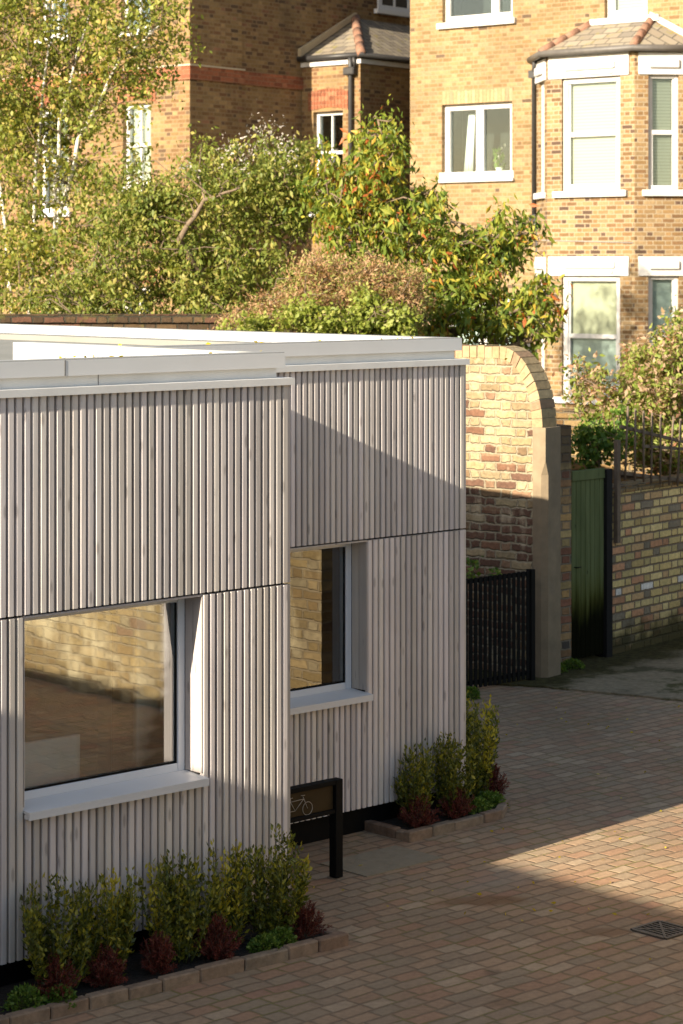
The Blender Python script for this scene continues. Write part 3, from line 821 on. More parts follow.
def cushion(loc, r, h, label, group, seed, mat='cush'):
    rr = np.random.default_rng(seed); t_ = empty('cushion_plant', label, 'low plant', loc, 0, group)
    n = 750
    a = rr.uniform(0,6.283,n); el = np.arcsin(rr.uniform(0,1,n)); k = rr.uniform(.45,1,n)**.5
    bump_ = 1 + .16*np.sin(a*3+seed) + .1*np.sin(a*7)
    d = np.stack([np.cos(a)*np.cos(el)*r*bump_, np.sin(a)*np.cos(el)*r*bump_, np.sin(el)*h], 1)
    P = d*k[:,None]
    st = MB()
    for i in range(0, 60): st.tube([(0,0,0), tuple(P[i]*.9)], [.002,.001], 3, caps=False)
    st.build('stem', M['stem_green'], t_)
    leaves_mesh(P, d/np.linalg.norm(d,axis=1)[:,None]+rr.normal(size=(n,3))*.5, rr.uniform(.014,.026,n), rr.beta(1.5,1.5,n), 'foliage', LM[mat], t_, aspect=.6)
    return t_

# ------------------------------------------------------------------ bicycle stand
stand = empty('bicycle_stand', 'black steel bicycle stand with bronze panel and bicycle emblem by the wall step', 'bike stand', (8.99, 9.72, 0))
m = MB(); m.box(-.028,-.03,0,.028,.03,.5645,c=.003); m.build('post', M['black_metal'], stand)
m = MB(); m.box(-.80,-.03,0,-.744,.03,.5645,c=.003); m.build('post', M['black_metal'], stand)
m = MB(); m.box(-.743,-.030,.5375,-.029,.030,.5655,c=.003); m.build('top_rail', M['black_metal'], stand)
m = MB(); m.box(-.743,-.024,.372,-.029,.024,.396,c=.003); m.build('lower_rail', M['black_metal'], stand)
m = MB(); m.box(-.742,-.006,.397,-.030,.006,.537); pnl = m.build('panel', M['bronze_metal'], stand)
def arc(cx, cz, r, a0, a1, n=14): return [(cx+r*math.cos(a0+(a1-a0)*i/n), -.010, cz+r*math.sin(a0+(a1-a0)*i/n)) for i in range(n+1)]
em = MB(); E0 = -.315; EZ = .432
em.tube(arc(E0-.085, EZ, .037, 0, 2*math.pi, 20), .0019, 5); em.tube(arc(E0+.085, EZ, .037, 0, 2*math.pi, 20), .0019, 5)
for a, b in (((E0-.085,EZ),(E0-.045,EZ+.055)), ((E0-.045,EZ+.055),(E0+.055,EZ+.058)), ((E0+.05,EZ+.072),(E0+.085,EZ)), ((E0-.045,EZ+.055),(E0-.01,EZ)), ((E0-.01,EZ),(E0+.055,EZ+.058)),
             ((E0-.085,EZ),(E0-.01,EZ)), ((E0-.062,EZ+.076),(E0-.028,EZ+.076)), ((E0-.045,EZ+.055),(E0-.045,EZ+.076)), ((E0+.035,EZ+.080),(E0+.065,EZ+.078))):
    em.tube([(a[0],-.010,a[1]),(b[0],-.010,b[1])], .0019, 5)
em.build('bicycle_emblem', M['silver'], pnl)

# drain grate
dg = empty('drain_grate', 'small square dark metal drain grate set in the brick paving', 'drain', (9.53, 7.76, 0))
m = MB(); S2 = .115
for k in (-1, 1):
    m.box(-S2, k*S2-.009, -.01, S2, k*S2+.009, .006); m.box(k*S2-.009, -S2+.01, -.01, k*S2+.009, S2-.01, .0062)
for k in range(-3, 4): m.box(k*.030-.006, -S2+.01, -.008, k*.030+.006, S2-.01, .003)
m.obox((-.10,-.108,-.004),(.7071,.7071,0),(-.7071,.7071,0),(0,0,1),.29,.012,.009); m.obox((-.10,.10,-.004),(.7071,-.7071,0),(.7071,.7071,0),(0,0,1),.29,.012,.0095)
m.build('grate', plain('worn_iron', (.085,.075,.065), .5, metal=.4, var=.2), dg)
m = MB(); m.box(-S2, -S2, -.02, S2, S2, -.0035); m.build('pit', M['soil'], dg)

# ------------------------------------------------------------------ railings between building and pier
rail = empty('railing_gate', 'black vertical-bar railing gate closing the side passage beside the rendered pier', 'gate', (10.75, 13.2, 0))
m = MB(); Lr = 3.72
m.box(0,-.012,.90,Lr,.012,.935); m.box(0,-.012,.06,Lr,.012,.095); m.build('rail', M['black_metal'], rail)
m = MB()
for i in range(int(Lr/.058)+1):
    x = i*.058
    m.box(x-.018,-.020,.03,x+.018,-.0125,.945)
m.build('bars', M['black_metal'], rail)
m = MB(); m.box(Lr-.035,-.03,0,Lr+.012,.03,.95); m.build('gate_post', M['black_metal'], rail)

# ------------------------------------------------------------------ arched old wall with rendered pier
AC = Vector((14.61, 13.2, 0)); AD = Vector((-.164, .987, 0)).normalized(); AN = Vector((.987, .164, 0)).normalized()
aw = empty('old_brick_wall', 'old yellow stock brick wall with a swept brick-on-edge end, sunlit above and shaded below', 'wall', AC, math.atan2(AD.y, AD.x))
# local: x along AD (away), -y = AN... rotate so that local y points to -AN
LA = .44; ZC = 2.83; ZS = 2.14; TH = .215
# local frame: x=AD, y = (-AD.y, AD.x) which is  -AN ; visible face is y=0 side facing +y
prof = []
for i in range(15):
    a = math.pi*i/28
    prof.append((LA - LA*math.cos(a)*1.0, ZS + (ZC-ZS)*math.sin(a)))
body = MB()
cop = .105
pin = []
for i in range(15):
    a = math.pi*i/28
    pin.append((LA - (LA-cop)*math.cos(a), ZS + (ZC-ZS-cop)*math.sin(a)))
poly = [(.0, 0), (.0, ZS-.001)] + [(cop, ZS-.001)] + pin[0:1] + pin[1:] + [(9.0, ZC-cop), (9.0, 0)]
poly = [(.02, 0), (.02, ZS-.002)] + pin + [(9.0, ZC-cop), (9.0, 0)]
# split the face in strips so that the concave outline stays clean
P2 = [(x, z) for x, z in poly]
tops = pin + [(1.2, ZC-cop), (3, ZC-cop), (9, ZC-cop)]
for i in range(len(tops)-1):
    (x0, z0), (x1, z1) = tops[i], tops[i+1]
    v = [(x0,0,0),(x1,0,0),(x1,0,z1),(x0,0,z0),(x0,-TH,0),(x1,-TH,0),(x1,-TH,z1),(x0,-TH,z0)]
    body.add(v, [(1,0,3,2),(4,5,6,7),(3,7,6,2)], .5)
body.add([(.04,0,0),(cop,0,0),(cop,0,ZS),(.04,0,ZS),(.04,-TH,0),(cop,-TH,0),(cop,-TH,ZS),(.04,-TH,ZS)], [(1,0,3,2),(4,5,6,7),(0,4,7,3),(3,7,6,2)], .5)
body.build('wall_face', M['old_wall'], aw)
cb = MB()
# bricks on edge following the sweep
seg = []; Ltot = 0
arcp = [(LA - LA*math.cos(a), ZS+(ZC-ZS)*math.sin(a)) for a in np.linspace(0, math.pi/2, 200)]
cum = [0]
for i in range(1, 200): cum.append(cum[-1] + math.dist(arcp[i-1], arcp[i]))
nb = int(cum[-1]/.078); stepl = cum[-1]/nb
def arc_at(sl_):
    i = min(int(np.searchsorted(cum, sl_)), 199); return arcp[i], i
for k in range(nb):
    (p0, i0) = arc_at(k*stepl+.0045); (p1, i1) = arc_at((k+1)*stepl-.0045)
    a0 = i0/199*math.pi/2; a1 = i1/199*math.pi/2
    q0 = (LA-(LA-cop)*math.cos(a0), ZS+(ZC-ZS-cop)*math.sin(a0)); q1 = (LA-(LA-cop)*math.cos(a1), ZS+(ZC-ZS-cop)*math.sin(a1))
    e = random.uniform(.004,.012)
    cb.slab([(q0[0],e,q0[1]),(q1[0],e,q1[1]),(p1[0],e,p1[1]),(p0[0],e,p0[1])], (0,-TH-e-.006,0))
x = LA+.002
while x < 8.9:
    e = random.uniform(.004,.012)
    cb.box(x, -TH-.006, ZC-cop+.001, x+.069, e, ZC+random.uniform(-.006,.004)); x += .078
cb.build('brick_coping', M['coping_brick'], aw)
mo = MB()     # mortar bed under / between the coping bricks
for i in range(len(prof)-1):
    (x0,z0),(x1,z1) = prof[i], prof[i+1]; (a0,b0),(a1,b1) = pin[i], pin[i+1]
    sh = .012
    mo.slab([(a0,-.002,b0),(a1,-.002,b1),(x1-(x1-a1)*sh*8,-.002,z1-(z1-b1)*sh*8),(x0+(a0-x0)*sh*8,-.002,z0-(z0-b0)*sh*8)], (0,-TH+.004,0))
mo.box(LA, -TH+.002, ZC-cop-.002, 9.0, -.002, ZC-.012)
mo.build('mortar_bed', plain('lime_mortar', (.29,.25,.18), .95, var=.15, scale=20, bump=.005), aw)
# rendered pier, its near corner chamfered up to 1.75 m
pr = MB()
x0, x1, y0, y1 = -.035, .095, .012, -TH-.014
c_ = .045
lowp = [(x0, y1), (x1, y1), (x1, y0), (x0+c_, y0), (x0, y0-c_)]
pr.prism(lowp[::-1] if False else lowp, -.02, 1.74)
hip = [(x0, y1), (x1, y1), (x1, y0), (x0, y0-.001), (x0, y0-.002)]
v = [(a,b,1.74) for a,b in lowp]+[(a,b,1.86) for a,b in hip]
pr.add(v, [(i,(i+1)%5,5+(i+1)%5,5+i) for i in range(5)], .5)
pr.add([(a,b,1.86) for a,b in hip]+[(a,b,ZS+.004) for a,b in hip], [(i,(i+1)%5,5+(i+1)%5,5+i) for i in range(5)]+[(5,6,7,8,9)], .5)
pier = pr.build('rendered_pier', M['concrete'], aw)

# brick pier behind the rendered one
bp = MB()
P = CP(1.985, 20.32)
bp.box(-.18,-.05,0,.015,.2,2.12)
bp.build('brick_pier', M['pier_brick'], None, 'narrow dark-topped brick pier between the rendered pier and the green door', 'brick pier', loc=P, rotz=math.atan2(.6807*0+ .0, 1)+R(-0))
bpo = bpy.data.objects['brick_pier']; bpo.rotation_euler = (0,0,R(-6))

# green gate
dd = Vector(CP(.688, .726)); ang = math.atan2(dd.y, dd.x)
gate = empty('garden_door', 'tall narrow green boarded garden door, turning black towards its foot', 'door', CP(2.03, 20.30), ang)
m = MB(); nb_ = 7; bw = .475/nb_
for i in range(0, nb_):
    m.box(i*bw+.002, 0, .045, (i+1)*bw-.002, .022, 1.62, c=.004)
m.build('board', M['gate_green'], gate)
m = MB(); m.box(0, -.012, 1.6215, .475, .026, 1.712, c=.004); m.build('top_ledge', M['gate_green'], gate)
m = MB(); m.box(.478,-.03,0,.56,.10,1.70); m.build('door_post', plain('black_post', (.008,.007,.006), 1.0, var=.3), gate)
m = MB(); m.tube([(.03,-.03,.86),(.10,-.03,.86)], .006, 6); m.tube([(.04,-.03,.86),(.04,.0,.86)], .005, 6); m.build('latch', M['black_metal'], gate)

# right garden wall
dw = Vector(CP(.616, .788)); angw = math.atan2(dw.y, dw.x)
WO = CP(2.445, 20.78)
gw = empty('garden_wall', 'yellow and red brick garden wall with moss along its foot, right of the green door', 'wall', WO, angw)
m = MB(); m.box(0,0,-.02,6.0,.225,1.46); m.build('wall_face', M['garden_wall'], gw)
m = MB(); x = 0.0
while x < 6: m.box(x, -.012, 1.462, x+.212, .235, 1.522+random.uniform(-.004,.004), c=.006); x += .222
m.build('brick_coping', M['garden_back'], gw)

# trellis leaning on the wall
tl = empty('broken_trellis', 'weathered timber trellis sagging over the top of the right garden wall', 'trellis', WO, angw)
m = MB(); m.box(.02,-.045,1.02,.075,-.005,1.95); m.build('post', M['trellis_wood'], tl)
m = MB()
def lz(x, a, b): return a + b*x
m.obox((.05,-.07,1.64), Vector((1,0,-.13)).normalized(), (0,1,0), Vector((.13,0,1)).normalized(), 3.2, .03, .028)
m.obox((.05,-.07,2.06), Vector((1,0,-.18)).normalized(), (0,1,0), Vector((.18,0,1)).normalized(), 3.2, .03, .028)
m.obox((.45,-.075,1.86), Vector((1,0,-.10)).normalized(), (0,1,0), Vector((.10,0,1)).normalized(), 2.4, .03, .028)
m.build('rail', M['trellis_wood'], tl)
m = MB()
for i in range(9):
    x = .10 + i*.155 + random.uniform(-.02,.02); lean = random.uniform(-.02,.10)
    m.tube([(x,-.085,1.60-.13*x),(x+lean*.5,-.085,1.95-.15*x),(x+lean,-.085,2.27-.17*x)], .011, 5)
m.build('upright', M['trellis_wood'], tl)

# low wall behind, in the house garden
m = MB(); m.box(-1.4,0,-.02,7.0,.225,1.97); m.box(-1.42,-.02,1.971,7.0,.245,2.04)
m.build('garden_wall', M['garden_back'], None, 'low sunlit brick wall of the house garden behind the green door', 'wall', loc=CP(2.45, 23.6), rotz=YAW+R(-3))
# mossy wall beyond the flat roof
m = MB(); m.box(-6,0,-.02,3.4,.225,2.93); m.box(-6,-.03,2.931,3.4,.255,3.02)
m.build('mossy_wall', M['mossy_brick'], None, 'dark mossy brick wall top just beyond the flat roof', 'wall', loc=CP(-3.3, 24.2), rotz=YAW)

# ------------------------------------------------------------------ yard surroundings out of frame (cast the yard's shade, seen in the panes)
yw = empty('yard_wall', 'long sunlit yellow brick wall across the yard, mirrored in the low windows', 'wall', (11.4, -8, 0))
m = MB(); m.box(0,0,-.02,.24,16.52,3.4); m.build('wall_face', M['reflect_wall'], yw)
m = MB(); m.box(-.03,-.03,3.401,.27,16.55,3.47); m.build('coping', M['coping_brick'], yw)
fb = MB()
for i in range(60): fb.box(0, i*.2, 0, .03, i*.2+.194, 2.9)
fb.build('unseen_dark_fence', M['fence_wood'], None, 'unseen dark boarded fence added beyond the yard wall to darken the pane reflections', 'fence', loc=(17.2,-3,0))  # out of view, added for the dark tone it mirrors into the panes
nb_ = empty('unseen_shading_building', 'unseen brick building left of the yard, shaped so that its roof edge shades the paving', 'building', (-1.6, 0, 0))  # unseen shadow caster, its place and stepped heights set by the yard's shade
ztop = (9.85 + 1.6)*.385
m = MB(); m.box(-7, 6.2, 0, 0, 16, ztop); m.box(-7.02, -6, 0, -.001, 6.2, ztop+.60); m.build('wall', M['stock_left'], nb_)
m = MB(); m.box(-7.1, 6.26, ztop, .0, 16.1, ztop+.02); m.box(-7.1,-6.1, ztop+.60, .02, 6.22, ztop+.68); m.build('roof', M['gutter'], nb_)

# ------------------------------------------------------------------ houses
HD = Vector((.777, -.63)); HM = Vector((.63, .777))
dv = CP(HD.x, HD.y); HANG = math.atan2(dv.y, dv.x)          # local x = d (right, nearer), local y = m (inward)
def house_window(parent, s0, s1, t, z0, z1, style='sash', split=None, sill=None, blind=None, blind2=None, fw=.07, glass='glass_far', deep=.09, head=0.0, rot=None, room=True):
    """built in a local frame: x0..x1 along the wall, y = t (wall face) inward"""
    f = MB()
    yf = t + deep
    f.box(s0, yf, z0, s0+fw, yf+.08, z1, c=.004); f.box(s1-fw, yf, z0, s1, yf+.08, z1, c=.004)
    f.box(s0+fw, yf+.001, z0, s1-fw, yf+.079, z0+fw*1.25, c=.004); f.box(s0+fw, yf+.001, z1-fw, s1-fw, yf+.079, z1, c=.004)
    if style == 'sash':
        zm = split
        f.box(s0+fw, yf+.012, zm-.035, s1-fw, yf+.075, zm+.035, c=.004)
        f.box(s0+fw, yf+.03, zm+.035, s0+fw+.03, yf+.07, z1-fw, c=.003); f.box(s1-fw-.03, yf+.03, zm+.035, s1-fw, yf+.07, z1-fw, c=.003)
        f.box(s0+fw, yf+.015, z0+fw*1.25, s0+fw+.03, yf+.06, zm-.035, c=.003); f.box(s1-fw-.03, yf+.015, z0+fw*1.25, s1-fw, yf+.06, zm-.035, c=.003)
    elif style == 'sash4':
        zm = split; sm = (s0+s1)/2
        f.box(s0+fw, yf+.012, zm-.03, s1-fw, yf+.075, zm+.03, c=.004)
        f.box(sm-.016, yf+.02, z0+fw*1.25, sm+.016, yf+.06, zm-.03); f.box(sm-.016, yf+.02, zm+.03, sm+.016, yf+.06, z1-fw)
    elif style == 'casement':
        sm = (s0+s1)/2 if split is None else split
        f.box(sm-.075, yf+.001, z0+fw*1.25, sm+.075, yf+.079, z1-fw, c=.004)
    w_ = f.build('window', M['white_house'], parent)
    p = MB(); p.box(s0+fw-.01, yf+.045, z0+fw, s1-fw+.01, yf+.052, z1-fw+.01); p.build('pane', M[glass], w_)
    if sill:
        q = MB(); q.box(s0-sill[0], t-.07, z0-sill[1], s1+sill[0], yf+.0, z0-.001, c=.006); q.build('sill', M['white_house'], w_)
    if blind:
        b_ = MB(); b_.box(s0+fw, yf+.10, (split if blind2 else z0+.06), s1-fw, yf+.108, z1-fw); b_.build('blind', M[blind], w_)
    if blind2:
        b_ = MB(); b_.box(s0+fw, yf+.10, z0+.06, s1-fw, yf+.108, split-.001); b_.build('blind', M[blind2], w_)
    if room:
        r_ = MB(); yr = yf+.9
        r_.poly([(s0-.3,yr,z0-.3),(s0-.3,yr,z1+.3),(s1+.3,yr,z1+.3),(s1+.3,yr,z0-.3)]); r_.poly([(s0-.05,yf+.12,z0-.05),(s1+.05,yf+.12,z0-.05),(s1+.3,yr,z0-.3),(s0-.3,yr,z0-.3)])
        r_.poly([(s0-.05,yf+.12,z1),(s0-.3,yr,z1+.3),(s1+.3,yr,z1+.3),(s1+.05,yf+.12,z1)])
        r_.poly([(s0-.05,yf+.12,z0),(s0-.3,yr,z0),(s0-.3,yr,z1),(s0-.05,yf+.12,z1)]); r_.poly([(s1+.05,yf+.12,z0),(s1+.05,yf+.12,z1),(s1+.3,yr,z1),(s1+.3,yr,z0)])
        r_.build('room', M['dark_room'], w_)
    return w_

def wall_holes(mb, s0, s1, t, z0, z1, holes, th=.30):
    """wall slab t..t+th with rectangular holes (s0,s1,z0,z1)"""
    xs = sorted({s0, s1, *[h[0] for h in holes], *[h[1] for h in holes]})
    for a, b in zip(xs, xs[1:]):
        hs = sorted([h for h in holes if h[0] <= a+1e-6 and h[1] >= b-1e-6], key=lambda h: h[2])
        z = z0
        for h in hs:
            if h[2] > z: mb.box(a, t, z, b, t+th, h[2])
            z = h[3]
        if z < z1: mb.box(a, t, z, b, t+th, z1)

# --- right house: origin at the bay front
HR = empty('brick_house', 'yellow stock brick house with white-trimmed canted bay at the right', 'house', CP(3.89, 36.0), HANG)
TM = .67
mainH = [(-3.37,-1.94,7.62,9.0), (-3.38,-1.95,4.99,6.25), (-3.3,-1.9,1.3,3.05), (-.16,.63,7.48,8.9)]
m = MB(); wall_holes(m, -4.05, 6.5, TM, 0, 10.2, mainH)
m.box(-4.05, TM+.301, 0, -3.75, 9.0, 10.2)
m.build('wall', M['stock_main'], HR)
m = MB(); m.slab([(-4.3,TM-.3,10.2),(6.7,TM-.3,10.2),(6.7,5.2,13.2),(-4.3,5.2,13.2)], (0,0,.12)); m.slab([(-4.3,9.4,10.2),(-4.3,5.2,13.2),(6.7,5.2,13.2),(6.7,9.4,10.2)], (0,0,.12)); m.build('roof', M['slate'], HR)
bayz = 6.86
# bay as an object in the house: front + two canted facets
bay = MB()
s2 = math.sqrt(.5)
bayH = [(-.53,.55,4.72,6.50), (-.53,.55,1.48,3.39)]
wall_holes(bay, -.81, .81, 0, 0, bayz, bayH, .25)
b_o = bay.build('bay_wall', M['stock_bay'], HR)
b_o['label'] = 'front face of the canted brick bay'
L_ = .95
for sg in (1, -1):
    f = MB(); hh = [(.22,.70,4.72,6.50), (.22,.70,1.48,3.39)]
    wall_holes(f, .0, L_, 0, 0, bayz, hh, .25)
    if sg < 0: f.v = [(-x, y, z) for x, y, z in f.v]; f.f = [tuple(reversed(q)) for q in f.f]
    o = f.build('bay_wall', M['stock_bay'], HR); o.location = (.81*sg, 0, 0); o.rotation_euler = (0,0,math.radians(45)*sg)
    # windows of the canted face live under an unparented-free frame: build inside the face's own space
    for (z0, z1, zs, bl, bl2) in ((4.72,6.50,5.61,'blind',None), (1.48,3.39,2.44,'frosted','frosted')):
        a, b = (.22,.70) if sg > 0 else (-.70,-.22)
        w_ = house_window(HR, a, b, 0, z0, z1, 'sash', zs, (.10,.10), bl, bl2, fw=.055, deep=.05, room=False)
        w_.location = (.81*sg, 0, 0); w_.rotation_euler = (0,0,math.radians(45)*sg)
        l = MB(); a2, b2 = (.06,.86) if sg > 0 else (-.86,-.06)
        zt = z1+.34 if z1 > 5 else z1+.30
        l.box(a2, -.030, z1-.0, b2, -.001, zt, c=.004)
        l.box(min(a,b)-.0, -.075, z1+.10, max(a,b)+.0, -.031, z1+.24, c=.015)
        o2 = l.build('lintel', M['white_house'], HR); o2.location = (.81*sg, 0, 0); o2.rotation_euler = (0,0,math.radians(45)*sg)
for (z0, z1, zs, bl, bl2) in ((4.72,6.50,5.61,'blind',None), (1.48,3.39,2.44,'roller','frosted')):
    house_window(HR, -.53, .55, 0, z0, z1, 'sash', zs, (.14,.10), bl, bl2, fw=.085, deep=.05, room=False)
    l = MB(); zt = z1+.36 if z1 > 5 else z1+.30
    l.box(-.77, -.030, z1, .72, -.001, zt, c=.004)
    l.box(-.46, -.075, z1+.11, .48, -.031, z1+.24, c=.02); l.box(-.42, -.060, z1+.03, .44, -.0305, z1+.09, c=.01)
    l.build('lintel', M['white_house'], HR)
# bay gutter and roof
ov = .12
bp_ = [(-.81-L_*s2-.1, TM), (-.81-L_*s2, L_*s2), (-.81,0), (.81,0), (.81+L_*s2, L_*s2), (.81+L_*s2+.1, TM)]
gpts = [(-.81-.95*s2-.10, TM-.02), (-.81-.05, -ov), (.81+.05, -ov), (.81+.95*s2+.10, TM-.02)]
m = MB(); m.tube([(x, y, 6.90) for x, y in gpts], .055, 10); m.build('gutter', M['gutter'], HR)
ZG, ZR = 6.93, 7.40
lt, rt_ = (-.42, TM-.005, ZR), (.70, TM-.005, ZR)
G0, G1, G2, G3 = [(x, y, ZG) for x, y in gpts]
G0 = (G0[0], TM-.005, ZG); G3 = (G3[0], TM-.005, ZG)
m = MB(); m.slab([G1, G2, rt_, lt], (0,0,-.05)); m.slab([G0, G1, lt], (0,0,-.05)); m.slab([G2, G3, rt_], (0,0,-.05))
br = m.build('bay_roof', M['slate'], HR)
for a, b in ((G1, lt), (G2, rt_)):
    m = MB(); a, b = Vector(a), Vector(b); N = 4
    for i in range(N): m.tube([a+(b-a)*(i/N), a+(b-a)*((i+1.02)/N)], [.062,.072], 10)
    m.build('hip_tile', M['ridge_tile'], br)
m = MB(); d_ = Vector(G3)-Vector(rt_)
m.slab([Vector(rt_)+Vector((0,-.03,.03)), Vector(G3)+Vector((.0,-.03,.03)), Vector(G3)+Vector((0,-.03,.13)), Vector(rt_)+Vector((0,-.03,.13))], (0,.03,0)); m.build('flashing', M['white_house'], br)
# main facade windows
house_window(HR, -3.37, -1.94, TM, 7.62, 9.0, 'casement', -2.35, (.08,.10), fw=.09)
wB = house_window(HR, -3.38, -1.95, TM, 4.99, 6.25, 'casement', None, (.06,.05), fw=.10)
m = MB(); m.box(-3.42, TM-.02, 4.985, -1.91, TM+.088, 5.11); m.build('sill_board', M['white_house'], wB)
house_window(HR, -3.3, -1.9, TM, 1.3, 3.05, 'casement', None, (.08,.08), 'frosted', fw=.10)
house_window(HR, -.16, .63, TM, 7.48, 8.9, 'sash', 8.3, (.24,.10), 'blind', fw=.10, room=False)
# curtain and flowers inside window B
m = MB()
for i in range(6): m.tube([(-3.12+i*.028, TM+.30+.02*(i%2), 5.1), (-3.08+i*.026, TM+.30, 5.5), (-3.02+i*.02, TM+.30, 6.1)], .018, 5)
m.build('curtain', M['white_timber'], None, 'white curtain tied aside in the square upper window of the right house', 'curtain')
o = bpy.data.objects[[k for k in bpy.data.objects.keys() if k.startswith('curtain')][-1]]
o.location = HR.location; o.rotation_euler = HR.rotation_euler
vt = empty('potted_lily', 'potted plant with white lily flowers inside the square upper window', 'house plant', HR.location, HANG)
rr = np.random.default_rng(5); n = 60
Pp = np.stack([rr.normal(-2.38,.05,n), TM+.26+rr.normal(0,.03,n), rr.uniform(5.12,5.42,n)],1)
leaves_mesh(Pp, rr.normal(size=(n,3))*.5+np.array((0,0,1.)), rr.uniform(.08,.16,n), rr.uniform(0,1,n), 'foliage', LM['cush'], vt, aspect=.4)
for fx_, fz_ in ((-2.36,5.40),(-2.28,5.52),(-2.40,5.30)):
    n = 9; Pp = np.stack([rr.normal(fx_,.015,n), TM+.24+rr.normal(0,.02,n), rr.normal(fz_,.015,n)],1)
    leaves_mesh(Pp, rr.normal(size=(n,3)), rr.uniform(.05,.09,n), rr.uniform(0,1,n), 'flower', LM['flower'], vt, aspect=.6)
m = MB(); m.tube([(-2.38,TM+.26,5.08),(-2.38,TM+.26,5.18)], [.05,.07], 10); m.build('pot', M['white_house'], vt)
# brick soldier arch over window B
m = MB()
x = -3.36
while x < -2.0: m.box(x, TM-.004, 6.255, x+.066, TM+.05, 6.47); x += .0755
m.build('soldier_course', M['coping_brick'], HR)
# downpipe with hopper joint
m = MB(); xp = -1.47
m.tube([(xp+.12,TM-.22,6.86),(xp,TM-.06,6.66),(xp,TM-.06,4.30)], .04, 10); m.tube([(xp,TM-.06,4.32),(xp+.02,TM-.05,4.20),(xp+.06,TM-.05,4.10),(xp+.06,TM-.05,0)], .036, 10)
m.box(xp-.065,TM-.12,4.27,xp+.065,TM-.0,4.38); m.box(xp-.07,TM-.13,6.60,xp+.07,TM-.0,6.72)
m.build('downpipe', M['pipe'], HR)
m = MB(); m.tube([(-1.5,TM-.08,3.98),(-.9,.0,3.955),(-.8,-.012,3.95),(.8,-.012,3.90)], .006, 5); m.build('cable', M['cable'], HR)
cam_ = empty('garden_lamp', 'small dark outdoor lamp fixed by the downpipe low on the right house', 'lamp', HR.location, HANG)
m = MB(); m.box(-1.62,TM-.16,2.12,-1.46,TM-.05,2.30,c=.02); m.tube([(-1.54,TM-.06,2.30),(-1.54,TM-.0,2.36)], .02, 8); m.build('lamp_housing', M['pipe'], cam_)

# --- left house
HL = empty('brick_house', 'darker stock brick house with red brick band and small slate-roofed side bay, behind the birch', 'house', CP(-2.53, 38.36), HANG)
# local: x=d, y=m. corner at 0,0; facade runs to -x; side wall is the x=0 plane running +y
m = MB()
fh = [(-1.56,-.90,4.90,6.31), (-3.63,-2.88,4.5,6.31), (-1.60,-.90,7.55,8.9), (-3.6,-2.9,7.55,8.9), (-1.6,-.9,1.6,3.2)]
wall_holes(m, -6.5, -.30, 0, 0, 10.6, fh)
m.box(-.30, 0, 0, 0, 1.31, 10.6)
m.box(-.36, 1.31, 0, -.06, 8.5, 10.6)
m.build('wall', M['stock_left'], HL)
m = MB(); m.slab([(-6.8,-.3,10.6),(.3,-.3,10.6),(.3,4.5,13.4),(-6.8,4.5,13.4)], (0,0,.12)); m.slab([(-6.8,8.8,10.6),(-6.8,4.5,13.4),(.3,4.5,13.4),(.3,8.8,10.6)], (0,0,.12)); m.build('roof', M['slate'], HL)
m = MB(); m.box(-6.5,-.035,6.66,.035,-.001,6.885); m.box(.001,-.0,6.66,.035,1.32,6.885); m.box(-.059,1.345,6.66,-.03,3.2,6.885); m.box(.0,1.311,6.66,.035,1.345,6.885)
m.build('red_band', M['red_brick'], HL)
m = MB(); m.box(-6.5,-.055,6.886,.055,.0,6.915); m.box(.001,-.0,6.8865,.055,1.34,6.915); m.build('band_capping', plain('stone_cap', (.45,.38,.27), .8), HL)
for (a, b, z0, z1) in fh:
    house_window(HL, a, b, 0, z0, z1, 'sash4', (z0+z1)/2, (.08,.09), 'blind' if z1 == 6.31 and a > -2 else None, 'frosted' if False else None, fw=.07)
    if z1 < 8:
        q = MB(); x = a-.12
        while x < b+.10:
            dz = .05*(1-((x-(a+b)/2)/((b-a)/2+.12))**2)
            q.box(x, -.012, z1+.01+dz, x+.068, .06, z1+.27+dz); x += .0755
        q.build('brick_arch', M['red_brick'], HL)
# side bay: projects along +x from the side wall
bx = empty('dummy', None, None); bpy.data.objects.remove(bx)
Y0 = 2.98   # local y where the bay starts
XB = 1.26
m = MB(); wall_holes(m, -.06, XB, Y0, 0, 7.16, [(.20,.87,4.5,6.26)], .25)
m.box(XB-.25, Y0+.251, 0, XB, Y0+3.2, 7.16)
m.build('bay_wall', M['stock_left'], HL)
house_window(HL, .20, .87, Y0, 4.5, 6.26, 'sash4', 5.54, (.06,.09), fw=.065, deep=.10)
q = MB(); x = .09
while x < .96:
    dz = .06*(1-((x+.03-.535)/.45)**2); q.box(x, Y0-.012, 6.27+dz, x+.068, Y0+.05, 6.60+dz); x += .0755
q.build('brick_arch', M['red_brick'], HL)
m = MB(); e = .10
m.tube([(-.08,Y0-e,7.20),(XB+e,Y0-e,7.20),(XB+e,Y0+3.3,7.20)], .05, 10); m.build('gutter', M['pipe'], HL)
m = MB(); m.box(-.05,Y0-.05,7.06,XB+.05,Y0-.001,7.14); m.box(XB+.001,Y0-.001,7.06,XB+.05,Y0+3.2,7.14); m.build('fascia', M['white_house'], HL)
A_ = (-.055, Y0+1.50, 8.06); E0_ = (-.055, Y0-e, 7.22); E1_ = (XB+e, Y0-e, 7.22); E2_ = (XB+e, Y0+3.3, 7.22); A2_ = (-.055, Y0+3.3, 8.06)
m = MB(); m.slab([E0_, E1_, A_], (0,0,-.05)); m.slab([E1_, E2_, A2_, A_], (0,0,-.05)); br = m.build('bay_roof', M['slate'], HL)
m = MB(); a, b = Vector(E1_), Vector(A_)
for i in range(5): m.tube([a+(b-a)*(i/5), a+(b-a)*((i+1.03)/5)], [.075,.09], 10)
m.build('hip_tile', M['ridge_tile'], br)
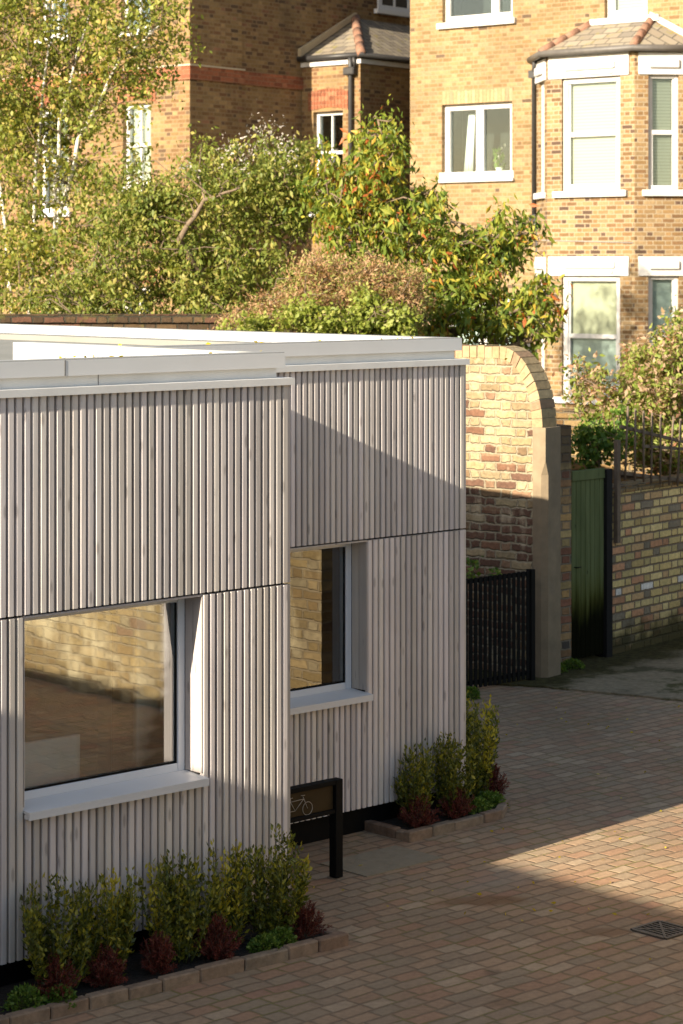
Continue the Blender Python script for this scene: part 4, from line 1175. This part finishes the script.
m = MB(); a, b = Vector(E0_), Vector(A_); m.slab([a+Vector((0.0,-.02,.01)), b+Vector((0,-.02,.01)), b+Vector((0,-.02,.10)), a+Vector((0,-.02,.16))], (.06,0,0)); m.build('flashing', plain('cement_fillet', (.42,.34,.22), .9), br)
m = MB(); xp = 1.09
m.tube([(xp+.02,Y0-.10,7.16),(xp,Y0-.06,6.98),(xp,Y0-.06,0)], .042, 10); m.box(xp-.12,Y0-.14,6.86,xp+.12,Y0-.01,7.0,c=.02); m.tube([(xp+.1,Y0-.10,7.16),(xp+.1,Y0-.06,7.0)], .03, 8)
m.build('downpipe', M['pipe'], HL)
# upper side window of the left house (bluish frame at the picture's top)
wv = MB()
wv.box(-.055, Y0+2.05, 8.20, .05, Y0+3.25, 8.28); wv.box(-.055, Y0+2.15, 8.281, -.02, Y0+2.25, 9.4); wv.box(-.055, Y0+3.05, 8.281, -.02, Y0+3.15, 9.4); wv.box(-.055, Y0+2.251, 8.281, -.022, Y0+3.049, 8.37)
wv.box(-.055, Y0+2.62, 8.371, -.028, Y0+2.67, 9.4)
sw = wv.build('window', M['frame_white'], HL)
m = MB(); m.box(-.0555, Y0+2.251, 8.371, -.045, Y0+3.049, 9.4); m.build('pane', plain('dim_glass', (.03,.035,.045), .08, spec=.8), sw)

# ------------------------------------------------------------------ trees
def px(x, y, f): return CP((x-341.5)/2300*f, f, CAMH-(y-268.7)*f/2300)
def tree(name, label, cat, base, trunks, ells, n_cl, per, leaf, lmat, bark, seed, cl_r=.16, droop=.6, aspect=.5, trunk_r=.05, twig=.010, shade=(1.5,1.5), extra=None, group=None, depth=1.0, visible_limbs=None):
    """ells: crown ellipsoids (centre, rx, ry, rz, weight).  leaf clumps on twigs that spring from the limbs"""
    rr = np.random.default_rng(seed); rn = random.Random(seed)
    root = empty(name, label, cat, base, 0, group); bo = Vector(base)
    st = MB()
    nodes = []
    for tk in trunks:
        path = [Vector(p)-bo for p in tk]
        fine = []
        for i in range(len(path)-1):
            for k in range(5):
                q = k/5; fine.append(path[i].lerp(path[i+1], q) + Vector((rn.uniform(-1,1),rn.uniform(-1,1),0))*.018)
        fine.append(path[-1])
        rs = [trunk_r*(1-.8*i/(len(fine)-1)) for i in range(len(fine))]
        st.tube(fine, rs, 8); nodes += [(p, r_) for p, r_ in zip(fine[2:], rs[2:])]
    wts = np.array([e[4] for e in ells], float); wts /= wts.sum()
    P = []; Dr = []; S = []; Rn = []
    tw = MB()
    for i in range(n_cl):
        e = ells[rr.choice(len(ells), p=wts)]
        while True:
            u = rr.uniform(-1,1,3)
            if np.dot(u,u) <= 1: break
        if rr.random() < .6: u *= rr.uniform(.5, 1.22) / max(np.linalg.norm(u), .35)
        # crown axes follow the camera frame so that widths read as measured, depth is a real depth
        c = Vector(e[0]) + Vector(CP(u[0]*e[1], u[1]*e[2], u[2]*e[3])) - bo
        ns = sorted(nodes, key=lambda n_: (n_[0]-c).length + max(0, n_[0].z-c.z)*1.5)[:3]
        nb, nr = rn.choice(ns)
        mid = nb.lerp(c, .5) + Vector((0,0,.12*(c-nb).length)) + Vector((rn.uniform(-1,1),rn.uniform(-1,1),rn.uniform(-1,1)))*.06
        if (c-nb).length > .02:
            tw.tube([nb, mid, c], [min(nr*.6, twig*1.6), twig, twig*.35], 4, caps=False)
        if rr.random() < .35: nodes.append((mid.lerp(c,.4), twig*1.2))
        tone = rr.normal(0, .11)
        R_ = cl_r*rr.uniform(.6,1.3); k = int(per*rr.uniform(.6,1.3))
        ax = rr.normal(size=3); ax[2] *= .6; ax /= np.linalg.norm(ax)
        off = rr.normal(size=(k,3))*R_*.42 + ax*rr.uniform(-1,1,(k,1))*R_*.9
        P.append(np.array(c)+off)
        dd_ = rr.normal(size=(k,3)); dd_[:,2] -= droop*1.2
        Dr.append(dd_); S.append(rr.uniform(.45,1.4,k)*leaf); Rn.append(rr.beta(*shade, k)+tone)
    st.build('trunk', M[bark], root)
    tw.build('twigs', M['bark'] if bark == 'bark_birch' else M[bark], root)
    leaves_mesh(np.concatenate(P), np.concatenate(Dr), np.concatenate(S), np.concatenate(Rn), 'crown', LM[lmat], root, aspect=aspect, fold=.08)
    return root
def E_(x, y, f, rx, ry, rz, wt): return (px(x, y, f), rx/2300*f, ry, rz/2300*f, wt)

def gz(x, f, y=None): return px(x, y, f) if y is not None else CP((x-341.5)/2300*f, f, 0)
tree('birch_tree', 'tall pale-barked birch with fine yellowing leaves at the left edge', 'tree', gz(35, 27),
     [[gz(35,27), px(30,330,27), px(36,160,27), px(50,40,27.2), px(60,-70,27.4)],
      [gz(45,27), px(50,300,27), px(60,120,26.8), px(95,-10,26.7), px(120,-80,26.6)],
      [gz(38,27.2), px(8,260,27.3), px(-12,80,27.4), px(-15,-80,27.4)],
      [px(52,250,27), px(80,140,26.6), px(120,60,26.4), px(160,25,26.2)]],
     [E_(60,-20,27,90,1.1,75,2.0), E_(30,70,27,80,1.1,80,2.4), E_(135,35,26.6,52,.7,62,1.6), E_(20,190,27,62,1.1,90,1.9), E_(85,150,26.8,50,.8,80,1.2), E_(-20,60,27,60,1.2,120,1.3), E_(60,275,26.6,95,.9,55,1.9)],
     620, 52, .060, 'birch', 'bark_birch', 11, cl_r=.21, droop=.9, aspect=.62, trunk_r=.034, twig=.006)
tree('leafy_shrub', 'broad green shrub with silvery faded flower heads, between the birch and the middle tree', 'shrub', gz(235, 26),
     [[gz(235,26), px(230,320,26), px(215,240,26), px(240,160,26)], [gz(225,26), px(190,300,26), px(150,210,26)], [gz(240,26), px(275,300,26), px(300,210,26)], [px(215,290,26), px(180,240,25.4), px(205,200,25.3), px(240,188,25.2)]],
     [E_(150,245,26,75,.8,65,1.6), E_(215,215,26,70,.8,65,1.9), E_(265,195,26,52,.7,58,1.4), E_(300,190,26.2,40,.6,50,.7), E_(130,300,25.6,110,.6,40,1.5), E_(235,285,25.8,60,.6,45,1.0), E_(140,200,26.4,45,.6,45,.6)],
     640, 52, .064, 'bush', 'bark', 12, cl_r=.18, droop=1.0, aspect=.48, twig=.007)
# faded flower heads on the shrub's top
fr_ = np.random.default_rng(44)
cs = [px(x_, y_, 25.3) for x_, y_ in ((255,135),(262,128),(270,142),(285,148),(290,155),(240,150),(236,165),(248,158),(225,150),(188,165),(330,352-190),(275,132))]
Pp = np.concatenate([np.array(c)+fr_.normal(size=(40,3))*np.array((.07,.07,.09)) for c in cs])
shr = bpy.data.objects['leafy_shrub']
leaves_mesh(Pp-np.array(shr.location), fr_.normal(size=Pp.shape), fr_.uniform(.02,.045,len(Pp)), fr_.uniform(0,1,len(Pp)), 'seed_heads', LM['flower'], shr, aspect=.5, kind='stuff')
tree('autumn_tree', 'middle tree with long drooping green leaves turning yellow and orange', 'tree', gz(430, 25),
     [[gz(430,25), px(432,360,25), px(420,280,25), px(395,200,25), px(378,120,25)], [px(428,330,25), px(470,280,24.8), px(515,225,24.8)], [px(430,340,25), px(490,320,24.6), px(545,300,24.4)], [px(425,310,25), px(370,250,25.2), px(335,200,25.2)], [px(425,350,25), px(500,350,24.4), px(550,335,24.2)]],
     [E_(380,165,25,26,.5,46,1.2), E_(350,215,25.2,30,.6,42,1.1), E_(410,225,25,50,.7,40,1.7), E_(455,265,24.9,52,.6,42,1.7), E_(505,240,24.8,30,.4,24,.7), E_(470,315,24.7,62,.6,38,1.7), E_(530,310,24.4,30,.45,38,1.0), E_(410,300,25,55,.6,45,1.0), E_(330,185,25.2,22,.4,34,.4)],
     470, 33, .100, 'cherry', 'bark', 13, cl_r=.17, droop=1.1, aspect=.36, twig=.010, trunk_r=.06, shade=(1.9,1.5))
tree('dried_climber', 'tangled mound of dry brown stems and seed heads above the flat roof', 'climber', gz(340, 23.4),
     [[gz(340,23.4), px(340,330,23.4), px(345,290,23.4), px(360,262,23.4)], [gz(335,23.4), px(290,325,23.4), px(270,300,23.4)], [gz(345,23.4), px(390,325,23.4), px(405,290,23.4)]],
     [E_(345,296,23.4,50,.5,30,2.2), E_(398,306,23.2,24,.4,28,1.2), E_(375,282,23.3,26,.4,18,1.0), E_(290,312,23.4,34,.5,20,1.0), E_(318,272,23.6,24,.4,20,.8), E_(245,322,23.4,26,.4,12,.5), E_(412,290,23.2,10,.3,18,.4)],
     520, 62, .044, 'dry', 'trellis_wood', 14, cl_r=.13, droop=-.2, aspect=.30, twig=.006, trunk_r=.02)
tree('low_leafy_climber', 'low bright green climber spilling along the far side of the flat roof', 'climber', gz(330, 22.9),
     [[gz(330,22.9), px(335,335,22.9), px(330,318,22.9)], [gz(300,22.9), px(270,333,22.9), px(260,322,22.9)]],
     [E_(345,322,22.8,48,.3,12,1.4), E_(305,316,22.8,22,.3,14,.7), E_(250,328,22.8,30,.3,9,.5), E_(398,322,22.8,22,.3,14,.7), E_(370,305,22.9,20,.3,12,.5)],
     190, 40, .055, 'dryg', 'bark', 15, cl_r=.10, droop=.3, aspect=.6, twig=.005, trunk_r=.015)
tree('rambling_rose', 'airy rambler of pinkish seed heads and light green leaves over the right garden wall', 'climber', gz(660, 23.0),
     [[gz(660,23.0), px(655,470,23), px(650,410,23), px(640,360,23)], [gz(665,23), px(668,440,23), px(675,360,23), px(690,320,23)], [px(655,460,23), px(620,420,22.9), px(595,385,22.8), px(575,372,22.8)]],
     [E_(655,390,23,38,.6,48,2.6), E_(680,360,23,28,.6,42,1.5), E_(668,440,22.8,40,.5,28,1.8), E_(590,385,22.8,26,.3,20,.55), E_(625,415,22.8,30,.4,26,.9)],
     400, 46, .060, 'rose', 'trellis_wood', 16, cl_r=.12, droop=.1, aspect=.5, twig=.006, trunk_r=.018)
tree('ivy_plant', 'dark green ivy climbing above the green garden door', 'climber', gz(598, 22.2),
     [[gz(598,22.2), px(598,460,22.2), px(600,425,22.2)]],
     [E_(597,440,22.2,22,.25,24,2), E_(620,432,22.1,12,.2,22,.8), E_(586,452,22.2,10,.2,12,.6)],
     60, 30, .050, 'ivy', 'bark', 17, cl_r=.09, droop=.6, aspect=.75, twig=.005, trunk_r=.012)
tree('ivy_plant', 'small ivy sprigs on the old wall beside the clad corner above the railing', 'climber', gz(468, 19.6),
     [[gz(468,19.6), px(469,600,19.6), px(470,560,19.6)]],
     [E_(470,565,19.62,6,.04,11,2), E_(496,574,19.65,4,.02,5,.5)],
     8, 14, .045, 'ivy', 'bark', 18, cl_r=.05, droop=.6, aspect=.8, twig=.004, trunk_r=.006)

# foreground planting
SH = 'evergreen shrubs in the brick-edged beds'; HE = 'red heathers in the brick-edged beds'; CU = 'low green cushion plants in the brick-edged beds'
for i, (x_, y_, h_, w_, n_, gold, lab) in enumerate((
    (6.52, 9.00, .55, .38, 24, .0, 'evergreen shrub nearest the left edge, under the window with a leaning side shoot'),
    (6.82, 9.02, .51, .33, 23, .12, 'second evergreen shrub from the left in the long bed'),
    (7.24, 8.99, .53, .38, 25, .10, 'middle evergreen shrub of the long bed, between two red heathers'),
    (7.55, 9.00, .53, .31, 21, .22, 'evergreen shrub with a golden yellow shoot in the long bed'),
    (7.86, 8.98, .57, .36, 26, .06, 'tallest evergreen shrub at the step end of the long bed'),
    (10.14, 10.20, .48, .28, 22, .05, 'evergreen shrub at the left of the short bed by the clad corner'),
    (10.44, 10.19, .53, .28, 23, .05, 'middle evergreen shrub of the short bed'),
    (10.86, 10.42, .73, .34, 34, .12, 'tall bushy evergreen shrub at the clad building corner'))):
    upright_shrub((x_, y_, .03), h_, w_, n_, lab, SH, 100+i, gold)
for i, (x_, y_, r_, h_, lab) in enumerate((
    (6.44, 8.92, .13, .20, 'red heather lowest left in the long bed'),
    (6.72, 8.91, .12, .19, 'red heather under the second shrub of the long bed'),
    (7.04, 8.90, .12, .19, 'red heather before the middle of the long bed'),
    (7.40, 8.88, .14, .21, 'red heather between the middle shrub and the golden-shoot shrub'),
    (7.97, 8.86, .13, .18, 'red heather at the paved end of the long bed'),
    (10.06, 10.13, .14, .20, 'red heather at the left end of the short bed'),
    (10.40, 10.13, .13, .20, 'red heather in the middle of the short bed'),
    (10.98, 10.36, .11, .22, 'red heather at the yard end of the short bed'))):
    heather((x_, y_, .03), r_, h_, lab, HE, 200+i)
for i, (x_, y_, r_, h_, lab) in enumerate((
    (6.26, 8.92, .09, .10, 'green cushion plant at the lower left edge of the long bed'),
    (6.42, 8.86, .075, .08, 'small green cushion plant beside the kerb below the first heather'),
    (7.68, 8.83, .08, .08, 'left one of two green cushions near the end of the long bed'),
    (7.80, 8.84, .07, .09, 'right one of two green cushions near the end of the long bed'),
    (10.62, 10.16, .09, .09, 'green cushion plant in the short bed near its right end'),
    (10.82, 10.24, .09, .09, 'green cushion plant against the right kerb of the short bed'))):
    cushion((x_, y_, .03), r_, h_, lab, CU, 300+i)
for i, (r_, f_, lab) in enumerate(((2.02, 20.10, 'weed tuft growing at the foot of the green door'), (1.86, 19.95, 'weed tuft at the foot of the narrow brick pier'), (1.06, 18.75, 'small weed by the black railing foot'))):
    cushion(CP(r_, f_), .10 if i < 2 else .07, .09, lab, 'weeds at the wall feet', 320+i, 'ivy')

# litter of small leaves on the paving
rr = np.random.default_rng(77); n = 110
n = 220; xs = rr.uniform(8.6, 14.6, n); ys = rr.uniform(7.0, 12.6, n)
k = (ys > 7) & ~((xs < 10.75) & (ys > 9.95)); xs, ys = xs[k], ys[k]
Pp = np.stack([xs, ys, np.full(len(xs), .004)], 1); D_ = rr.normal(size=Pp.shape); D_[:,2] = .12
leaves_mesh(Pp, D_, rr.uniform(.015,.035,len(xs)), rr.uniform(0,1,len(xs)), 'fallen_leaves', LM['gold'], None, aspect=.6, label='scattered small fallen leaves on the paving', cat='leaves', kind='stuff')

rr = np.random.default_rng(79); n = 46
xs = rr.uniform(6.6, 10.5, n); ys = np.where(xs < XS, YF+.09, YB+.09) + rr.normal(0,.02,n)
zz = np.full(n, 3.058); k = n//2; ys[k:] += rr.uniform(.2,5,n-k); zz[k:] = 2.948; xs[k:] = rr.uniform(6.5,10.3,n-k)
Pp = np.stack([xs, ys, zz], 1); D_ = rr.normal(size=Pp.shape); D_[:,2] = .15
leaves_mesh(Pp, D_, rr.uniform(.02,.04,n), rr.uniform(0,1,n), 'fallen_leaves', LM['gold'], None, aspect=.6, label='small yellow leaves lying on the flat roof and its coping', cat='leaves', kind='stuff')
